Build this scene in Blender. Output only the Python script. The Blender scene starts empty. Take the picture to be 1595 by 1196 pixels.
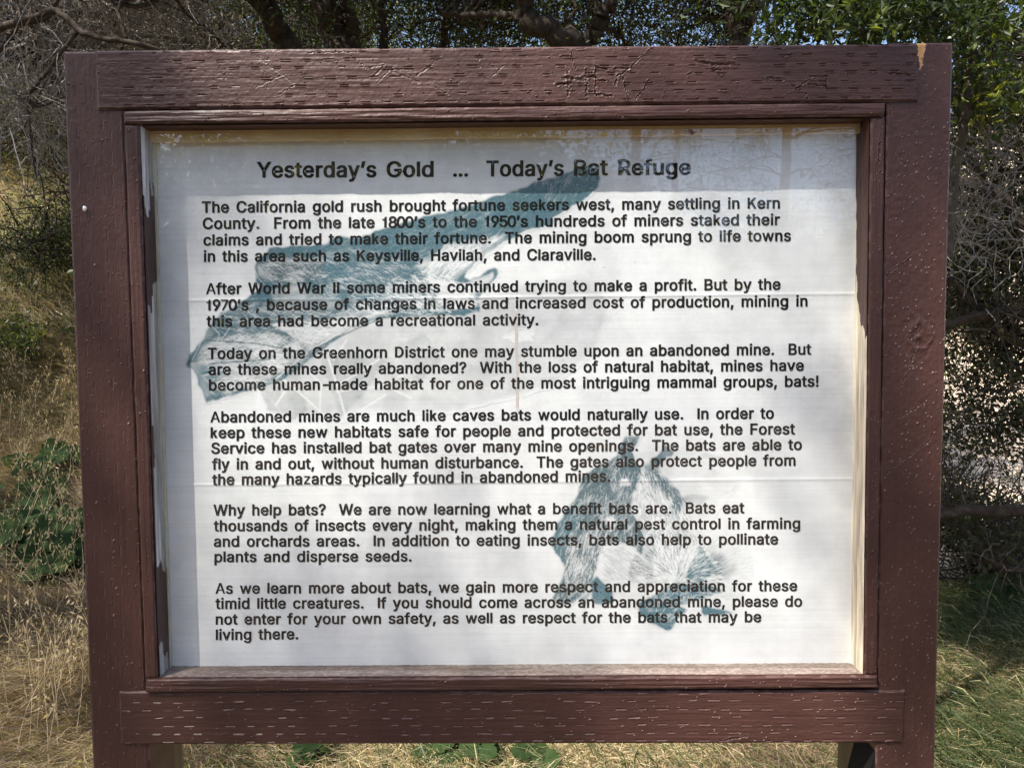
import bpy, math
import numpy as np
from mathutils import Vector, Matrix

# ------------------------------------------------------------------ camera, light, exposure
sc = bpy.context.scene
COL = sc.collection
XC = np.array([1.0, 0.00745, 0.0035]); XC /= np.linalg.norm(XC)
DC = np.array([159.0, -20700.0, -1200.0]); DC /= np.linalg.norm(DC)
ZC = -DC; ZC -= XC * np.dot(ZC, XC); ZC /= np.linalg.norm(ZC)
YC = np.cross(ZC, XC)
R = np.array([XC, YC, ZC])                       # world from camera
CAMLOC = np.array([0.0, -1.2, 1.6])
cam = bpy.data.cameras.new('camera'); camo = bpy.data.objects.new('camera', cam); COL.objects.link(camo)
M4 = Matrix([[*R[0], CAMLOC[0]], [*R[1], CAMLOC[1]], [*R[2], CAMLOC[2]], [0, 0, 0, 1]])
camo.matrix_world = M4
cam.sensor_fit = 'HORIZONTAL'; cam.sensor_width = 36.0; cam.lens = 36.0 * 1200 / 1595
cam.clip_start = 0.02; cam.clip_end = 3000
sc.camera = camo

SUN = np.array([-1.07, -1.0, 2.14]); SUN /= np.linalg.norm(SUN)
world = bpy.data.worlds.new('World'); sc.world = world; world.use_nodes = True
wn = world.node_tree; wn.nodes.clear()
wo = wn.nodes.new('ShaderNodeOutputWorld'); wb = wn.nodes.new('ShaderNodeBackground'); sk = wn.nodes.new('ShaderNodeTexSky')
sk.sky_type = 'NISHITA'; sk.sun_disc = False
sk.sun_elevation = math.asin(SUN[2]); sk.sun_rotation = math.atan2(SUN[0], SUN[1]) % (2 * math.pi)
sk.air_density = 1.0; sk.dust_density = 4.0; sk.ozone_density = 1.0; sk.altitude = 900
wb.inputs[1].default_value = 0.125
wn.links.new(sk.outputs[0], wb.inputs[0]); wn.links.new(wb.outputs[0], wo.inputs[0])
sun = bpy.data.lights.new('sun', 'SUN'); sun.energy = 4.3; sun.angle = math.radians(0.53); sun.color = (1.0, 0.94, 0.85)
suno = bpy.data.objects.new('sun', sun); COL.objects.link(suno)
suno.rotation_euler = Vector(SUN).to_track_quat('Z', 'Y').to_euler(); suno.location = (-6, -6, 14)
sc.view_settings.view_transform = 'Standard'; sc.view_settings.look = 'None'
sc.view_settings.exposure = 1.3; sc.view_settings.gamma = 1.0; sc.view_settings.use_curve_mapping = False
sc.render.engine = 'CYCLES'
sc.cycles.max_bounces = 8; sc.cycles.transparent_max_bounces = 16

def at(u, v, Y):
    """place on the plane y = Y seen in direction (u, v) of the surveyed photograph"""
    u = np.asarray(u, float); v = np.asarray(v, float)
    d = np.stack([(u - 797.5) / 1200, -(v - 598) / 1200, -np.ones_like(u)], -1) @ R.T
    t = (Y - CAMLOC[1]) / d[..., 1]
    return CAMLOC + d * t[..., None]

# ------------------------------------------------------------------ helpers
def hash2(ix, iy, seed):
    h = (ix.astype(np.int64) * 374761393 + iy.astype(np.int64) * 668265263 + seed * 1442695041) & 0x7fffffff
    h = ((h ^ (h >> 13)) * 1274126177) & 0x7fffffff
    return ((h ^ (h >> 16)) & 0xffff) / 65535.0
def vn(x, y, seed=0):
    x = np.asarray(x, float); y = np.asarray(y, float)
    ix = np.floor(x); iy = np.floor(y); fx = x - ix; fy = y - iy
    fx = fx * fx * (3 - 2 * fx); fy = fy * fy * (3 - 2 * fy)
    a = hash2(ix, iy, seed); b = hash2(ix + 1, iy, seed); c = hash2(ix, iy + 1, seed); d = hash2(ix + 1, iy + 1, seed)
    return (a * (1 - fx) + b * fx) * (1 - fy) + (c * (1 - fx) + d * fx) * fy
def fbm(x, y, seed=0, o=4):
    s = 0; a = 0.5
    for k in range(o):
        s = s + a * vn(x, y, seed + k * 17); x = x * 2.03; y = y * 2.03; a *= 0.5
    return s
def sstep(a, b, x):
    t = np.clip((x - a) / (b - a), 0, 1); return t * t * (3 - 2 * t)

def tag(o, label=None, cat=None, group=None, kind=None):
    if label: o['label'] = label
    if cat: o['category'] = cat
    if group: o['group'] = group
    if kind: o['kind'] = kind
    return o
def empty(name, loc=(0, 0, 0), label=None, cat=None, group=None):
    o = bpy.data.objects.new(name, None); COL.objects.link(o); o.location = loc; o.empty_display_size = 0.1
    return tag(o, label, cat, group)
def mesh_np(name, verts, faces, mat=None, parent=None, smooth=False, cols=None, kind=None, label=None):
    """faces: array or list of arrays with 3 or 4 columns; cols: dict of vertex colour attributes"""
    if isinstance(faces, np.ndarray): faces = [faces]
    me = bpy.data.meshes.new(name)
    verts = np.asarray(verts, float)
    if parent is not None: verts = verts - np.array(parent.location)
    me.vertices.add(len(verts)); me.vertices.foreach_set('co', verts.astype(np.float32).ravel())
    li = np.concatenate([f.ravel() for f in faces]).astype(np.int32)
    cnt = np.concatenate([np.full(len(f), f.shape[1]) for f in faces]).astype(np.int32)
    st = np.concatenate([[0], np.cumsum(cnt)[:-1]]).astype(np.int32)
    me.loops.add(len(li)); me.loops.foreach_set('vertex_index', li)
    me.polygons.add(len(cnt)); me.polygons.foreach_set('loop_start', st); me.polygons.foreach_set('loop_total', cnt)
    me.polygons.foreach_set('use_smooth', np.full(len(cnt), smooth))
    if cols:
        for k, c in cols.items():
            a = me.color_attributes.new(k, 'FLOAT_COLOR', 'POINT'); c = np.asarray(c, np.float32)
            a.data.foreach_set('color', c.ravel())
    me.update(calc_edges=True)
    if mat: me.materials.append(mat)
    o = bpy.data.objects.new(name, me); COL.objects.link(o)
    if parent is not None: o.parent = parent
    if kind: o['kind'] = kind
    if label: o['label'] = label
    return o
def grid_faces(nu, nv, off=0):
    i = np.arange(nu - 1)[:, None] * nv + np.arange(nv - 1)[None, :] + off
    return np.stack([i, i + nv, i + nv + 1, i + 1], -1).reshape(-1, 4)

# node helpers
def new_mat(name):
    m = bpy.data.materials.new(name); m.use_nodes = True; nt = m.node_tree; nt.nodes.clear()
    return m, nt
def N(nt, t, **kw):
    n = nt.nodes.new(t)
    for k, v in kw.items():
        if k.startswith('i_'):
            n.inputs[k[2:].replace('_', ' ')].default_value = v
        else: setattr(n, k, v)
    return n
def L(nt, a, b): nt.links.new(a, b)
def coords(nt, scale=(1, 1, 1)):
    tc = N(nt, 'ShaderNodeTexCoord'); mp = N(nt, 'ShaderNodeMapping'); mp.inputs['Scale'].default_value = scale
    L(nt, tc.outputs['Object'], mp.inputs[0]); return mp.outputs[0]
def noise(nt, vec, scale, detail=4, rough=0.55):
    n = N(nt, 'ShaderNodeTexNoise'); n.inputs['Scale'].default_value = scale; n.inputs['Detail'].default_value = detail
    n.inputs['Roughness'].default_value = rough
    L(nt, vec, n.inputs['Vector']); return n.outputs[0]
def ramp(nt, fac, stops):
    r = N(nt, 'ShaderNodeValToRGB'); e = r.color_ramp.elements
    while len(e) < len(stops): e.new(0.5)
    for k, (p, c) in enumerate(stops):
        e[k].position = p; e[k].color = (*c, 1) if len(c) == 3 else c
    L(nt, fac, r.inputs[0]); return r.outputs[0]
def mixc(nt, fac, a, b, mode='MIX'):
    m = N(nt, 'ShaderNodeMix', data_type='RGBA', blend_type=mode)
    for s, v in ((0, fac), (6, a), (7, b)):
        if hasattr(v, 'is_linked') or isinstance(v, bpy.types.NodeSocket): L(nt, v, m.inputs[s])
        elif s == 0: m.inputs[0].default_value = v
        else: m.inputs[s].default_value = (*v, 1)
    return m.outputs[2]
def math_(nt, op, a, b=None, clamp=False):
    m = N(nt, 'ShaderNodeMath', operation=op, use_clamp=clamp)
    for k, v in enumerate((a, b)):
        if v is None: continue
        if isinstance(v, bpy.types.NodeSocket): L(nt, v, m.inputs[k])
        else: m.inputs[k].default_value = v
    return m.outputs[0]
def finish(nt, color, rough=0.6, bump=None, bstr=0.3, bdist=0.001, spec=0.4):
    p = N(nt, 'ShaderNodeBsdfPrincipled'); o = N(nt, 'ShaderNodeOutputMaterial')
    if isinstance(color, bpy.types.NodeSocket): L(nt, color, p.inputs['Base Color'])
    else: p.inputs['Base Color'].default_value = (*color, 1)
    if isinstance(rough, bpy.types.NodeSocket): L(nt, rough, p.inputs['Roughness'])
    else: p.inputs['Roughness'].default_value = rough
    p.inputs['Specular IOR Level'].default_value = spec
    if bump is not None:
        b = N(nt, 'ShaderNodeBump'); b.inputs['Strength'].default_value = bstr; b.inputs['Distance'].default_value = bdist
        L(nt, bump, b.inputs['Height']); L(nt, b.outputs[0], p.inputs['Normal'])
    L(nt, p.outputs[0], o.inputs[0]); return p

# ------------------------------------------------------------------ materials
def paint_mat(name, horizontal, base, dark):
    m, nt = new_mat(name)
    sc_ = (4, 40, 90) if horizontal else (90, 40, 4)
    g = noise(nt, coords(nt, sc_), 1.0, 5, 0.6)
    blot = noise(nt, coords(nt), 6.0, 5, 0.6)
    fine = noise(nt, coords(nt), 380.0, 3, 0.6)
    c = ramp(nt, blot, [(0.3, dark), (0.7, base)])
    c = mixc(nt, math_(nt, 'MULTIPLY', g, 0.5), c, tuple(min(1, x * 1.45) for x in base))
    dust = noise(nt, coords(nt), 140.0, 6, 0.75)
    dm = ramp(nt, dust, [(0.60, (0, 0, 0)), (0.74, (1, 1, 1))])
    c = mixc(nt, math_(nt, 'MULTIPLY', dm, 0.22), c, (0.30, 0.22, 0.20))
    at_ = N(nt, 'ShaderNodeAttribute', attribute_name='wear_glint')
    # bare wood grain modulates the wear colour
    wg = ramp(nt, g, [(0.3, (0.42, 0.38, 0.34)), (0.62, (1, 1, 1))])
    wc = mixc(nt, 1.0, at_.outputs['Color'], wg, 'MULTIPLY')
    c = mixc(nt, at_.outputs['Alpha'], c, wc)
    bm = math_(nt, 'ADD', math_(nt, 'MULTIPLY', g, 0.8), math_(nt, 'MULTIPLY', fine, 0.35))
    r = math_(nt, 'ADD', math_(nt, 'MULTIPLY', at_.outputs['Alpha'], 0.35), math_(nt, 'ADD', math_(nt, 'MULTIPLY', blot, 0.2), 0.36))
    finish(nt, c, r, bm, 0.55, 0.0012, 0.35)
    return m
PAINT = (0.062, 0.0272, 0.0215); PDARK = (0.037, 0.0168, 0.0135)
M_PH = paint_mat('brown_paint_horizontal_grain', True, PAINT, PDARK)
M_PV = paint_mat('brown_paint_vertical_grain', False, PAINT, PDARK)

def simple_mat(name, c1, c2, scale=20, rough=0.8, bscale=80, bstr=0.4, bdist=0.002, vec=(1, 1, 1), spec=0.3):
    m, nt = new_mat(name)
    v = coords(nt, vec)
    c = ramp(nt, noise(nt, v, scale, 6, 0.6), [(0.3, c1), (0.7, c2)])
    finish(nt, c, rough, noise(nt, v, bscale, 5, 0.65), bstr, bdist, spec); return m
M_TAN = simple_mat('yellowed_tape', (0.66, 0.45, 0.24), (0.84, 0.65, 0.42), 14, 0.5, 200, 0.1)
M_CREAM = simple_mat('cream_caulk', (0.55, 0.47, 0.34), (0.75, 0.69, 0.55), 30, 0.6, 200, 0.3)
M_BACK = simple_mat('backing_board', (0.25, 0.17, 0.11), (0.36, 0.26, 0.17), 8, 0.8)
M_LEG = simple_mat('unpainted_stained_post', (0.09, 0.065, 0.032), (0.20, 0.15, 0.08), 6, 0.8, 60, 0.5, 0.002, (12, 12, 1))
M_COCOON = simple_mat('white_silk', (0.75, 0.75, 0.72), (0.9, 0.9, 0.88), 40, 0.9)
M_DEADLEAF = simple_mat('dead_leaf', (0.16, 0.07, 0.04), (0.3, 0.15, 0.08), 60, 0.8)

def sheet_mat():
    m, nt = new_mat('printed_sheet')
    v = coords(nt)
    big = noise(nt, v, 3.2, 5, 0.55); mid = noise(nt, v, 17, 6, 0.62)
    lin = noise(nt, coords(nt, (3, 1, 260)), 1.0, 3, 0.5)
    c = ramp(nt, big, [(0.32, (0.74, 0.74, 0.79)), (0.5, (0.85, 0.85, 0.89)), (0.68, (0.91, 0.91, 0.935))])
    c = mixc(nt, 0.16, c, ramp(nt, mid, [(0.3, (0.30, 0.29, 0.27)), (0.62, (1, 1, 1))]), 'MULTIPLY')
    c = mixc(nt, 0.10, c, ramp(nt, lin, [(0.35, (0.45, 0.45, 0.48)), (0.6, (1, 1, 1))]), 'MULTIPLY')
    drip = noise(nt, coords(nt, (22, 1, 1.6)), 1.0, 5, 0.6)
    c = mixc(nt, 0.09, c, ramp(nt, drip, [(0.38, (0.55, 0.53, 0.50)), (0.58, (1, 1, 1))]), 'MULTIPLY')
    blo = noise(nt, coords(nt, (1, 1, 1.3)), 7.5, 7, 0.68)
    c = mixc(nt, 0.30, c, ramp(nt, blo, [(0.32, (0.66, 0.66, 0.69)), (0.5, (1, 1, 1))]), 'MULTIPLY')
    # scuffs and pale cloudy scratches
    sc_ = noise(nt, coords(nt, (30, 1, 14)), 1.0, 8, 0.8)
    c = mixc(nt, math_(nt, 'MULTIPLY', ramp(nt, sc_, [(0.60, (0, 0, 0)), (0.72, (1, 1, 1))]), 0.45), c, (0.93, 0.93, 0.92))
    spk = noise(nt, v, 210, 2, 0.5)
    c = mixc(nt, math_(nt, 'MULTIPLY', ramp(nt, spk, [(0.76, (0, 0, 0)), (0.80, (1, 1, 1))]), 0.55), c, (0.12, 0.10, 0.08))
    ink = N(nt, 'ShaderNodeAttribute', attribute_name='ink')
    grain = noise(nt, v, 330, 3, 0.7)
    fac = math_(nt, 'MULTIPLY', ink.outputs['Alpha'], ramp(nt, grain, [(0.25, (0.88, 0.88, 0.88)), (0.6, (1, 1, 1))]), True)
    c = mixc(nt, fac, c, ink.outputs['Color'])
    bm = math_(nt, 'ADD', math_(nt, 'MULTIPLY', mid, 0.5), math_(nt, 'MULTIPLY', lin, 0.3))
    finish(nt, c, 0.8, bm, 0.25, 0.002, 0.12); return m
M_SHEET = sheet_mat()
m, nt = new_mat('lettering_ink')
c = ramp(nt, noise(nt, coords(nt), 9, 3), [(0.4, (0.005, 0.005, 0.006)), (0.72, (0.026, 0.017, 0.014))])
finish(nt, c, 0.7, None, spec=0.1); M_INK = m
def glass_mat():
    m, nt = new_mat('clear_acrylic')
    tr = N(nt, 'ShaderNodeBsdfTransparent'); tr.inputs[0].default_value = (0.97, 0.975, 0.965, 1)
    gl = N(nt, 'ShaderNodeBsdfGlossy'); gl.inputs['Roughness'].default_value = 0.003
    # Schlick reflectance, the same from both sides of the thin pane
    ge = N(nt, 'ShaderNodeNewGeometry'); dt = N(nt, 'ShaderNodeVectorMath', operation='DOT_PRODUCT')
    L(nt, ge.outputs['Incoming'], dt.inputs[0]); L(nt, ge.outputs['True Normal'], dt.inputs[1])
    om = math_(nt, 'SUBTRACT', 1.0, math_(nt, 'ABSOLUTE', dt.outputs['Value']))
    fr_ = math_(nt, 'ADD', math_(nt, 'MULTIPLY', math_(nt, 'POWER', om, 5.0), 0.9), 0.045)
    b = N(nt, 'ShaderNodeBump'); b.inputs['Strength'].default_value = 0.03; b.inputs['Distance'].default_value = 0.01
    L(nt, noise(nt, coords(nt), 2.2, 1), b.inputs['Height']); L(nt, b.outputs[0], gl.inputs['Normal'])
    mx = N(nt, 'ShaderNodeMixShader'); o = N(nt, 'ShaderNodeOutputMaterial')
    L(nt, math_(nt, 'MULTIPLY', fr_, 2.1, True), mx.inputs[0]); L(nt, tr.outputs[0], mx.inputs[1]); L(nt, gl.outputs[0], mx.inputs[2])
    # dusty film on the pane
    df = N(nt, 'ShaderNodeBsdfDiffuse'); df.inputs[0].default_value = (0.75, 0.73, 0.70, 1)
    m2 = N(nt, 'ShaderNodeMixShader')
    dn = noise(nt, coords(nt, (1, 1, 1.6)), 10, 8, 0.72)
    L(nt, math_(nt, 'MULTIPLY', ramp(nt, dn, [(0.45, (0.1, 0.1, 0.1)), (0.75, (1, 1, 1))]), 0.02), m2.inputs[0])
    L(nt, mx.outputs[0], m2.inputs[1]); L(nt, df.outputs[0], m2.inputs[2]); L(nt, m2.outputs[0], o.inputs[0]); return m
M_GLASS = glass_mat()
m, nt = new_mat('clear_acrylic_edge')
t_ = N(nt, 'ShaderNodeBsdfTransparent'); t_.inputs[0].default_value = (0.97, 0.98, 0.965, 1); o = N(nt, 'ShaderNodeOutputMaterial'); L(nt, t_.outputs[0], o.inputs[0]); M_EDGE = m

def leaf_mat(name, stops, trans=0.35, rough=0.45, spec=0.4):
    m, nt = new_mat(name)
    a = N(nt, 'ShaderNodeAttribute', attribute_name='tint')
    c = ramp(nt, a.outputs['Fac'], stops)
    p = N(nt, 'ShaderNodeBsdfPrincipled'); L(nt, c, p.inputs['Base Color']); p.inputs['Roughness'].default_value = rough
    p.inputs['Specular IOR Level'].default_value = spec
    t = N(nt, 'ShaderNodeBsdfTranslucent')
    L(nt, mixc(nt, 1.0, c, (1.9, 1.9, 0.9), 'MULTIPLY'), t.inputs[0])
    mx = N(nt, 'ShaderNodeMixShader'); mx.inputs[0].default_value = trans; o = N(nt, 'ShaderNodeOutputMaterial')
    L(nt, p.outputs[0], mx.inputs[1]); L(nt, t.outputs[0], mx.inputs[2]); L(nt, mx.outputs[0], o.inputs[0]); return m
M_OAK = leaf_mat('oak_leaf', [(0.0, (0.022, 0.032, 0.012)), (0.6, (0.05, 0.07, 0.02)), (1.0, (0.12, 0.13, 0.035))])
M_BRIGHT = leaf_mat('young_oak_leaf', [(0.0, (0.018, 0.03, 0.009)), (0.6, (0.04, 0.06, 0.014)), (0.82, (0.09, 0.115, 0.02)), (1.0, (0.30, 0.32, 0.05))], 0.35, 0.4)
M_OLIVE = leaf_mat('dusty_shrub_leaf', [(0.0, (0.018, 0.022, 0.010)), (0.6, (0.04, 0.045, 0.02)), (1.0, (0.13, 0.13, 0.055))], 0.25, 0.6)
M_FAR = leaf_mat('hillside_tree_leaf', [(0.0, (0.05, 0.07, 0.02)), (0.6, (0.12, 0.14, 0.035)), (1.0, (0.26, 0.26, 0.07))], 0.4)
M_MALLOW = leaf_mat('broad_weed_leaf', [(0.0, (0.010, 0.024, 0.010)), (1.0, (0.05, 0.085, 0.022))], 0.3, 0.7, 0.12)
M_DRY = leaf_mat('dry_grass_blade', [(0.0, (0.10, 0.07, 0.04)), (0.45, (0.31, 0.225, 0.14)), (0.85, (0.62, 0.50, 0.34)), (1.0, (0.20, 0.22, 0.06))], 0.3, 0.6)
M_GREEN = leaf_mat('green_grass_blade', [(0.0, (0.03, 0.045, 0.016)), (0.6, (0.065, 0.09, 0.03)), (0.88, (0.14, 0.16, 0.06)), (1.0, (0.40, 0.33, 0.18))], 0.3, 0.5)
def bark(name, a, b):
    return simple_mat(name, a, b, 30, 0.9, 90, 0.8, 0.004)
M_BARK = bark('dark_oak_bark', (0.022, 0.016, 0.012), (0.065, 0.048, 0.036))
M_BARKB = bark('red_brown_bark', (0.035, 0.022, 0.015), (0.085, 0.052, 0.034))
M_GREY = bark('grey_dead_twig', (0.10, 0.085, 0.075), (0.40, 0.37, 0.33))
M_TWIG = bark('brown_twig', (0.035, 0.028, 0.022), (0.12, 0.10, 0.08))
M_PINE = bark('pine_bark', (0.14, 0.09, 0.06), (0.26, 0.18, 0.13))
# ------------------------------------------------------------------ ground
def gz(x, y):
    x = np.asarray(x, float); y = np.asarray(y, float)
    q = y + 1.2
    d = np.maximum(q, 0)
    fl = np.interp(d, [0, 3, 4.4, 6, 8, 10, 14, 20, 40, 400], [0, 0, .25, .68, 1.8, 3.1, 5.5, 8.6, 15, 60])
    fr = np.interp(d, [0, 7, 9, 12, 20, 40, 400], [0, -.1, 0, 1.1, 5.2, 13, 60])
    w = sstep(-0.42, 0.15, x / np.maximum(d, 1.5))
    h = fl * (1 - w) + fr * w
    side = sstep(3, 14, -x) * 2.0 * sstep(-2, 4, y)
    return h + side + (fbm(x * 0.7, y * 0.7, 5) - 0.5) * 0.16 * sstep(1.0, 3.0, np.hypot(x, y + 0.5)) + (fbm(x * 5, y * 5, 9) - 0.5) * 0.035
nr, na = 210, 240
rad = np.concatenate([[0.0], 0.15 * (700 / 0.15) ** (np.arange(nr - 1) / (nr - 2))])
ang = np.linspace(0, 2 * np.pi, na + 1)
GX = rad[:, None] * np.cos(ang)[None]; GY = rad[:, None] * np.sin(ang)[None]
gv = np.stack([GX, GY, gz(GX, GY)], -1).reshape(-1, 3)
dd = np.maximum(GY + 1.2, 0)
bare = sstep(0.22, 0.42, GX / np.maximum(dd, 0.5)) * sstep(4.6, 6.5, dd)
lit_ = sstep(-1.2, 0.3, GY); lc = np.stack([lit_, lit_, lit_, np.ones_like(bare)], -1).reshape(-1, 4)  # straw fades out behind the viewer; the darker dirt there stands for shade
gc = np.stack([bare, bare, bare, np.ones_like(bare)], -1).reshape(-1, 4)
m, nt = new_mat('dry_ground')
v = coords(nt)
dirt = ramp(nt, noise(nt, v, 9, 8, 0.7), [(0.3, (0.045, 0.034, 0.024)), (0.7, (0.13, 0.10, 0.065))])
straw = ramp(nt, noise(nt, coords(nt, (1, 1, 1)), 2.2, 8, 0.75), [(0.35, (0.17, 0.135, 0.075)), (0.65, (0.34, 0.27, 0.16))])
a2 = N(nt, 'ShaderNodeAttribute', attribute_name='litter_shade')
dirt = mixc(nt, math_(nt, 'MULTIPLY', a2.outputs['Fac'], 0.6), dirt, straw)
sand = ramp(nt, noise(nt, v, 3, 8, 0.7), [(0.3, (0.48, 0.36, 0.26)), (0.7, (0.66, 0.55, 0.43))])
a = N(nt, 'ShaderNodeAttribute', attribute_name='bare')
finish(nt, mixc(nt, a.outputs['Fac'], dirt, sand), 0.95, noise(nt, v, 25, 8, 0.7), 0.8, 0.02, 0.1)
ground = mesh_np('ground', gv, grid_faces(nr, na + 1), m, smooth=True, cols={'bare': gc, 'litter_shade': lc}, kind='structure')

# ------------------------------------------------------------------ painted boards
def segdist(px, py, a, b):
    ax, ay = a; bx, by = b; dx, dy = bx - ax, by - ay
    t = np.clip(((px - ax) * dx + (py - ay) * dy) / (dx * dx + dy * dy + 1e-12), 0, 1)
    return np.hypot(px - ax - t * dx, py - ay - t * dy)
PINK = (0.36, 0.24, 0.22)
def board(name, q, Y, depth, mat, parent, horiz, seed, dash=1.0, carve=(), specks=0, chips=(), knots=(), fine=1.0, res=(0.0018, 0.00095), rough=1.0, label=None, coarse_below=None):
    """q: TL, TR, BR, BL as surveyed points; a board whose front face carries real relief"""
    q = np.array(q, float)
    W = at(q[:, 0], q[:, 1], Y)
    du = np.linalg.norm(W[1] - W[0]); dv = np.linalg.norm(W[3] - W[0])
    ru, rv = (res[0], res[1]) if horiz else (res[1], res[0])
    nu = max(3, int(du / ru) + 1); a = np.linspace(0, 1, nu)
    nv_ = max(3, int(dv / rv) + 1); b = np.linspace(0, 1, nv_)
    if coarse_below is not None:
        b1 = np.arange(0, coarse_below, rv / dv); b2 = np.linspace(coarse_below, 1, 60); b = np.concatenate([b1, b2]); nv_ = len(b)
    A, B = np.meshgrid(a, b, indexing='ij')
    P = (W[0] * (1 - A)[..., None] + W[1] * A[..., None]) * (1 - B)[..., None] + (W[3] * (1 - A)[..., None] + W[2] * A[..., None]) * B[..., None]
    U = (q[0] * (1 - A)[..., None] + q[1] * A[..., None]) * (1 - B)[..., None] + (q[3] * (1 - A)[..., None] + q[2] * A[..., None]) * B[..., None]
    PU, PV = U[..., 0], U[..., 1]
    s, t = (A * du, B * dv) if horiz else (B * dv, A * du)
    Ls, Lt = (du, dv) if horiz else (dv, du)
    h = (fbm(s * 12, t * 260, seed, 3) - 0.45) * 0.0009 * rough
    h += (fbm(s * 160, t * 200, seed + 3, 2) - 0.4) * 0.00055 * fine
    h += (fbm(s * 4, t * 14, seed + 5, 3) - 0.45) * 0.0016
    wear_glint = np.zeros(A.shape + (4,)); wear_glint[..., :3] = PINK
    # incisions left by the preservative treatment
    if dash > 0:
        row = np.floor(t / 0.0132 + 0.3); ft = (t / 0.0132 + 0.3) - row - 0.5
        wob = (vn(s * 9, row * 3.1, seed + 7) - 0.5) * 0.35
        su = s / 0.033 + (row % 2) * 0.5 + hash2(row, row * 0, seed) * 0.25 + wob * 0.4
        cell = np.floor(su); fs = su - cell - 0.5
        pres = hash2(cell, row, seed + 11)
        ln = 0.19 + 0.13 * hash2(cell, row, seed + 12)
        amt = sstep(ln, ln - 0.07, np.abs(fs)) * sstep(0.11, 0.02, np.abs(ft + wob)) * sstep(0.18, 0.4, pres)
        amt *= sstep(0.25, 0.5, vn(s * 3.1, t * 9, seed + 13) + 0.18)
        lip = sstep(ln, ln - 0.09, np.abs(fs)) * np.exp(-((ft + wob - 0.14) / 0.055) ** 2) * sstep(0.3, 0.6, pres)
        h += -0.0012 * dash * amt + 0.0010 * dash * lip
        wear_glint[..., 3] = np.maximum(wear_glint[..., 3], 0.28 * lip * dash * pres)  # pale sun highlight painted along the lower lip of each cut
    for (x0, y0, x1, y1, w) in carve:
        jx = (vn(PV * 0.3, PU * 0.3, seed + 21) - 0.5) * 3; jy = (vn(PU * 0.3, PV * 0.3, seed + 22) - 0.5) * 3
        d = segdist(PU + jx, PV + jy, (x0, y0), (x1, y1))
        br = 0.4 + 0.6 * sstep(0.25, 0.5, vn(PU * 0.25, PV * 0.25, seed + 23))
        br = br * (0.35 + 0.65 * (PU > 850))
        h += -0.0014 * sstep(w * .9, w * 0.2, d) * br + 0.0006 * np.exp(-((d - w * 1.5) / (w * 0.5)) ** 2) * br
    for (kx, ky, kr) in knots:
        d = np.hypot((PU - kx) * 1.0, (PV - ky) * 0.8) + (vn(PU * 0.12, PV * 0.12, seed + 31) - 0.5) * 8
        h += 0.0012 * np.cos(d / kr * 9) * sstep(kr * 1.6, kr * 0.4, d) * (0.3 + vn(PU * .3, PV * .3, seed + 33))
        h += 0.002 * np.exp(-((np.hypot(PU - kx, PV - ky) / (kr * 0.22)) ** 2))
    rng = np.random.default_rng(seed)
    for k in range(specks):
        i = rng.integers(2, nu - 2); j = rng.integers(2, nv_ - 2)
        if fine * rng.random() < 0.2: continue
        r = 1 if rng.random() < 0.93 else 2
        h[i:i + r, j:j + r] += 0.0011; wear_glint[i:i + r, j:j + r, 3] = rng.uniform(0.05, 0.5)
    for (poly, colr) in chips:
        mk = inpoly(PU + (vn(PU * .4, PV * .4, 3) - .5) * 4, PV, poly)
        wear_glint[mk, :3] = colr; wear_glint[mk, 3] = 1.0; h[mk] -= 0.0008
    e = np.minimum(np.minimum(s, Ls - s), np.minimum(t, Lt - t)) + (vn(s * 60, t * 60, seed + 41) - 0.5) * 0.0012
    h -= 0.0026 * (1 - sstep(0, 0.004, e)) ** 1.5
    wear_glint[..., 3] = np.maximum(wear_glint[..., 3], (0.18 * (e < 0.0018) * (vn(s * 90, t * 90, seed + 43) > 0.62)))
    F = P.copy(); F[..., 1] -= h
    verts = F.reshape(-1, 3); faces = [grid_faces(nu, nv_)]
    ring = np.concatenate([np.arange(nu) * nv_, (nu - 1) * nv_ + np.arange(1, nv_), np.arange(nu - 2, -1, -1) * nv_ + nv_ - 1, np.arange(nv_ - 2, 0, -1)])
    bk = verts[ring].copy(); bk[:, 1] = Y + depth
    n0 = len(verts); n = len(ring); ii = np.arange(n); jj = (ii + 1) % n
    faces.append(np.stack([ring[ii], n0 + ii, n0 + jj, ring[jj]], -1))
    cor = P[[0, -1, -1, 0], [0, 0, -1, -1]].copy(); cor[:, 1] = Y + depth
    verts = np.concatenate([verts, bk, cor]); faces.append(np.array([[n0 + n, n0 + n + 1, n0 + n + 2, n0 + n + 3]]))
    wc = np.concatenate([wear_glint.reshape(-1, 4), np.tile([0.3, 0.2, 0.2, 0.0], (n + 4, 1))])
    # orientation: front faces must look to -Y
    faces = [f[:, ::-1] if k == 0 else f for k, f in enumerate(faces)]
    return mesh_np(name, verts, faces, mat, parent, smooth=False, cols={'wear_glint': wc}, label=label)
def inpoly(x, y, poly):
    poly = np.array(poly, float); r = np.zeros(x.shape, bool); n = len(poly); j = n - 1
    for i in range(n):
        xi, yi = poly[i]; xj, yj = poly[j]
        c = ((yi > y) != (yj > y)) & (x < (xj - xi) * (y - yi) / (yj - yi + 1e-12) + xi)
        r ^= c; j = i
    return r
def box(name, q, Y0, Y1, mat, parent, label=None):
    q = np.array(q, float); F = at(q[:, 0], q[:, 1], Y0); B = F.copy(); B[:, 1] = Y1
    v = np.concatenate([F, B]); f = np.array([[0, 3, 2, 1], [4, 5, 6, 7], [0, 1, 5, 4], [1, 2, 6, 5], [2, 3, 7, 6], [3, 0, 4, 7]])
    return mesh_np(name, v, f, mat, parent, label=label)

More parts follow.
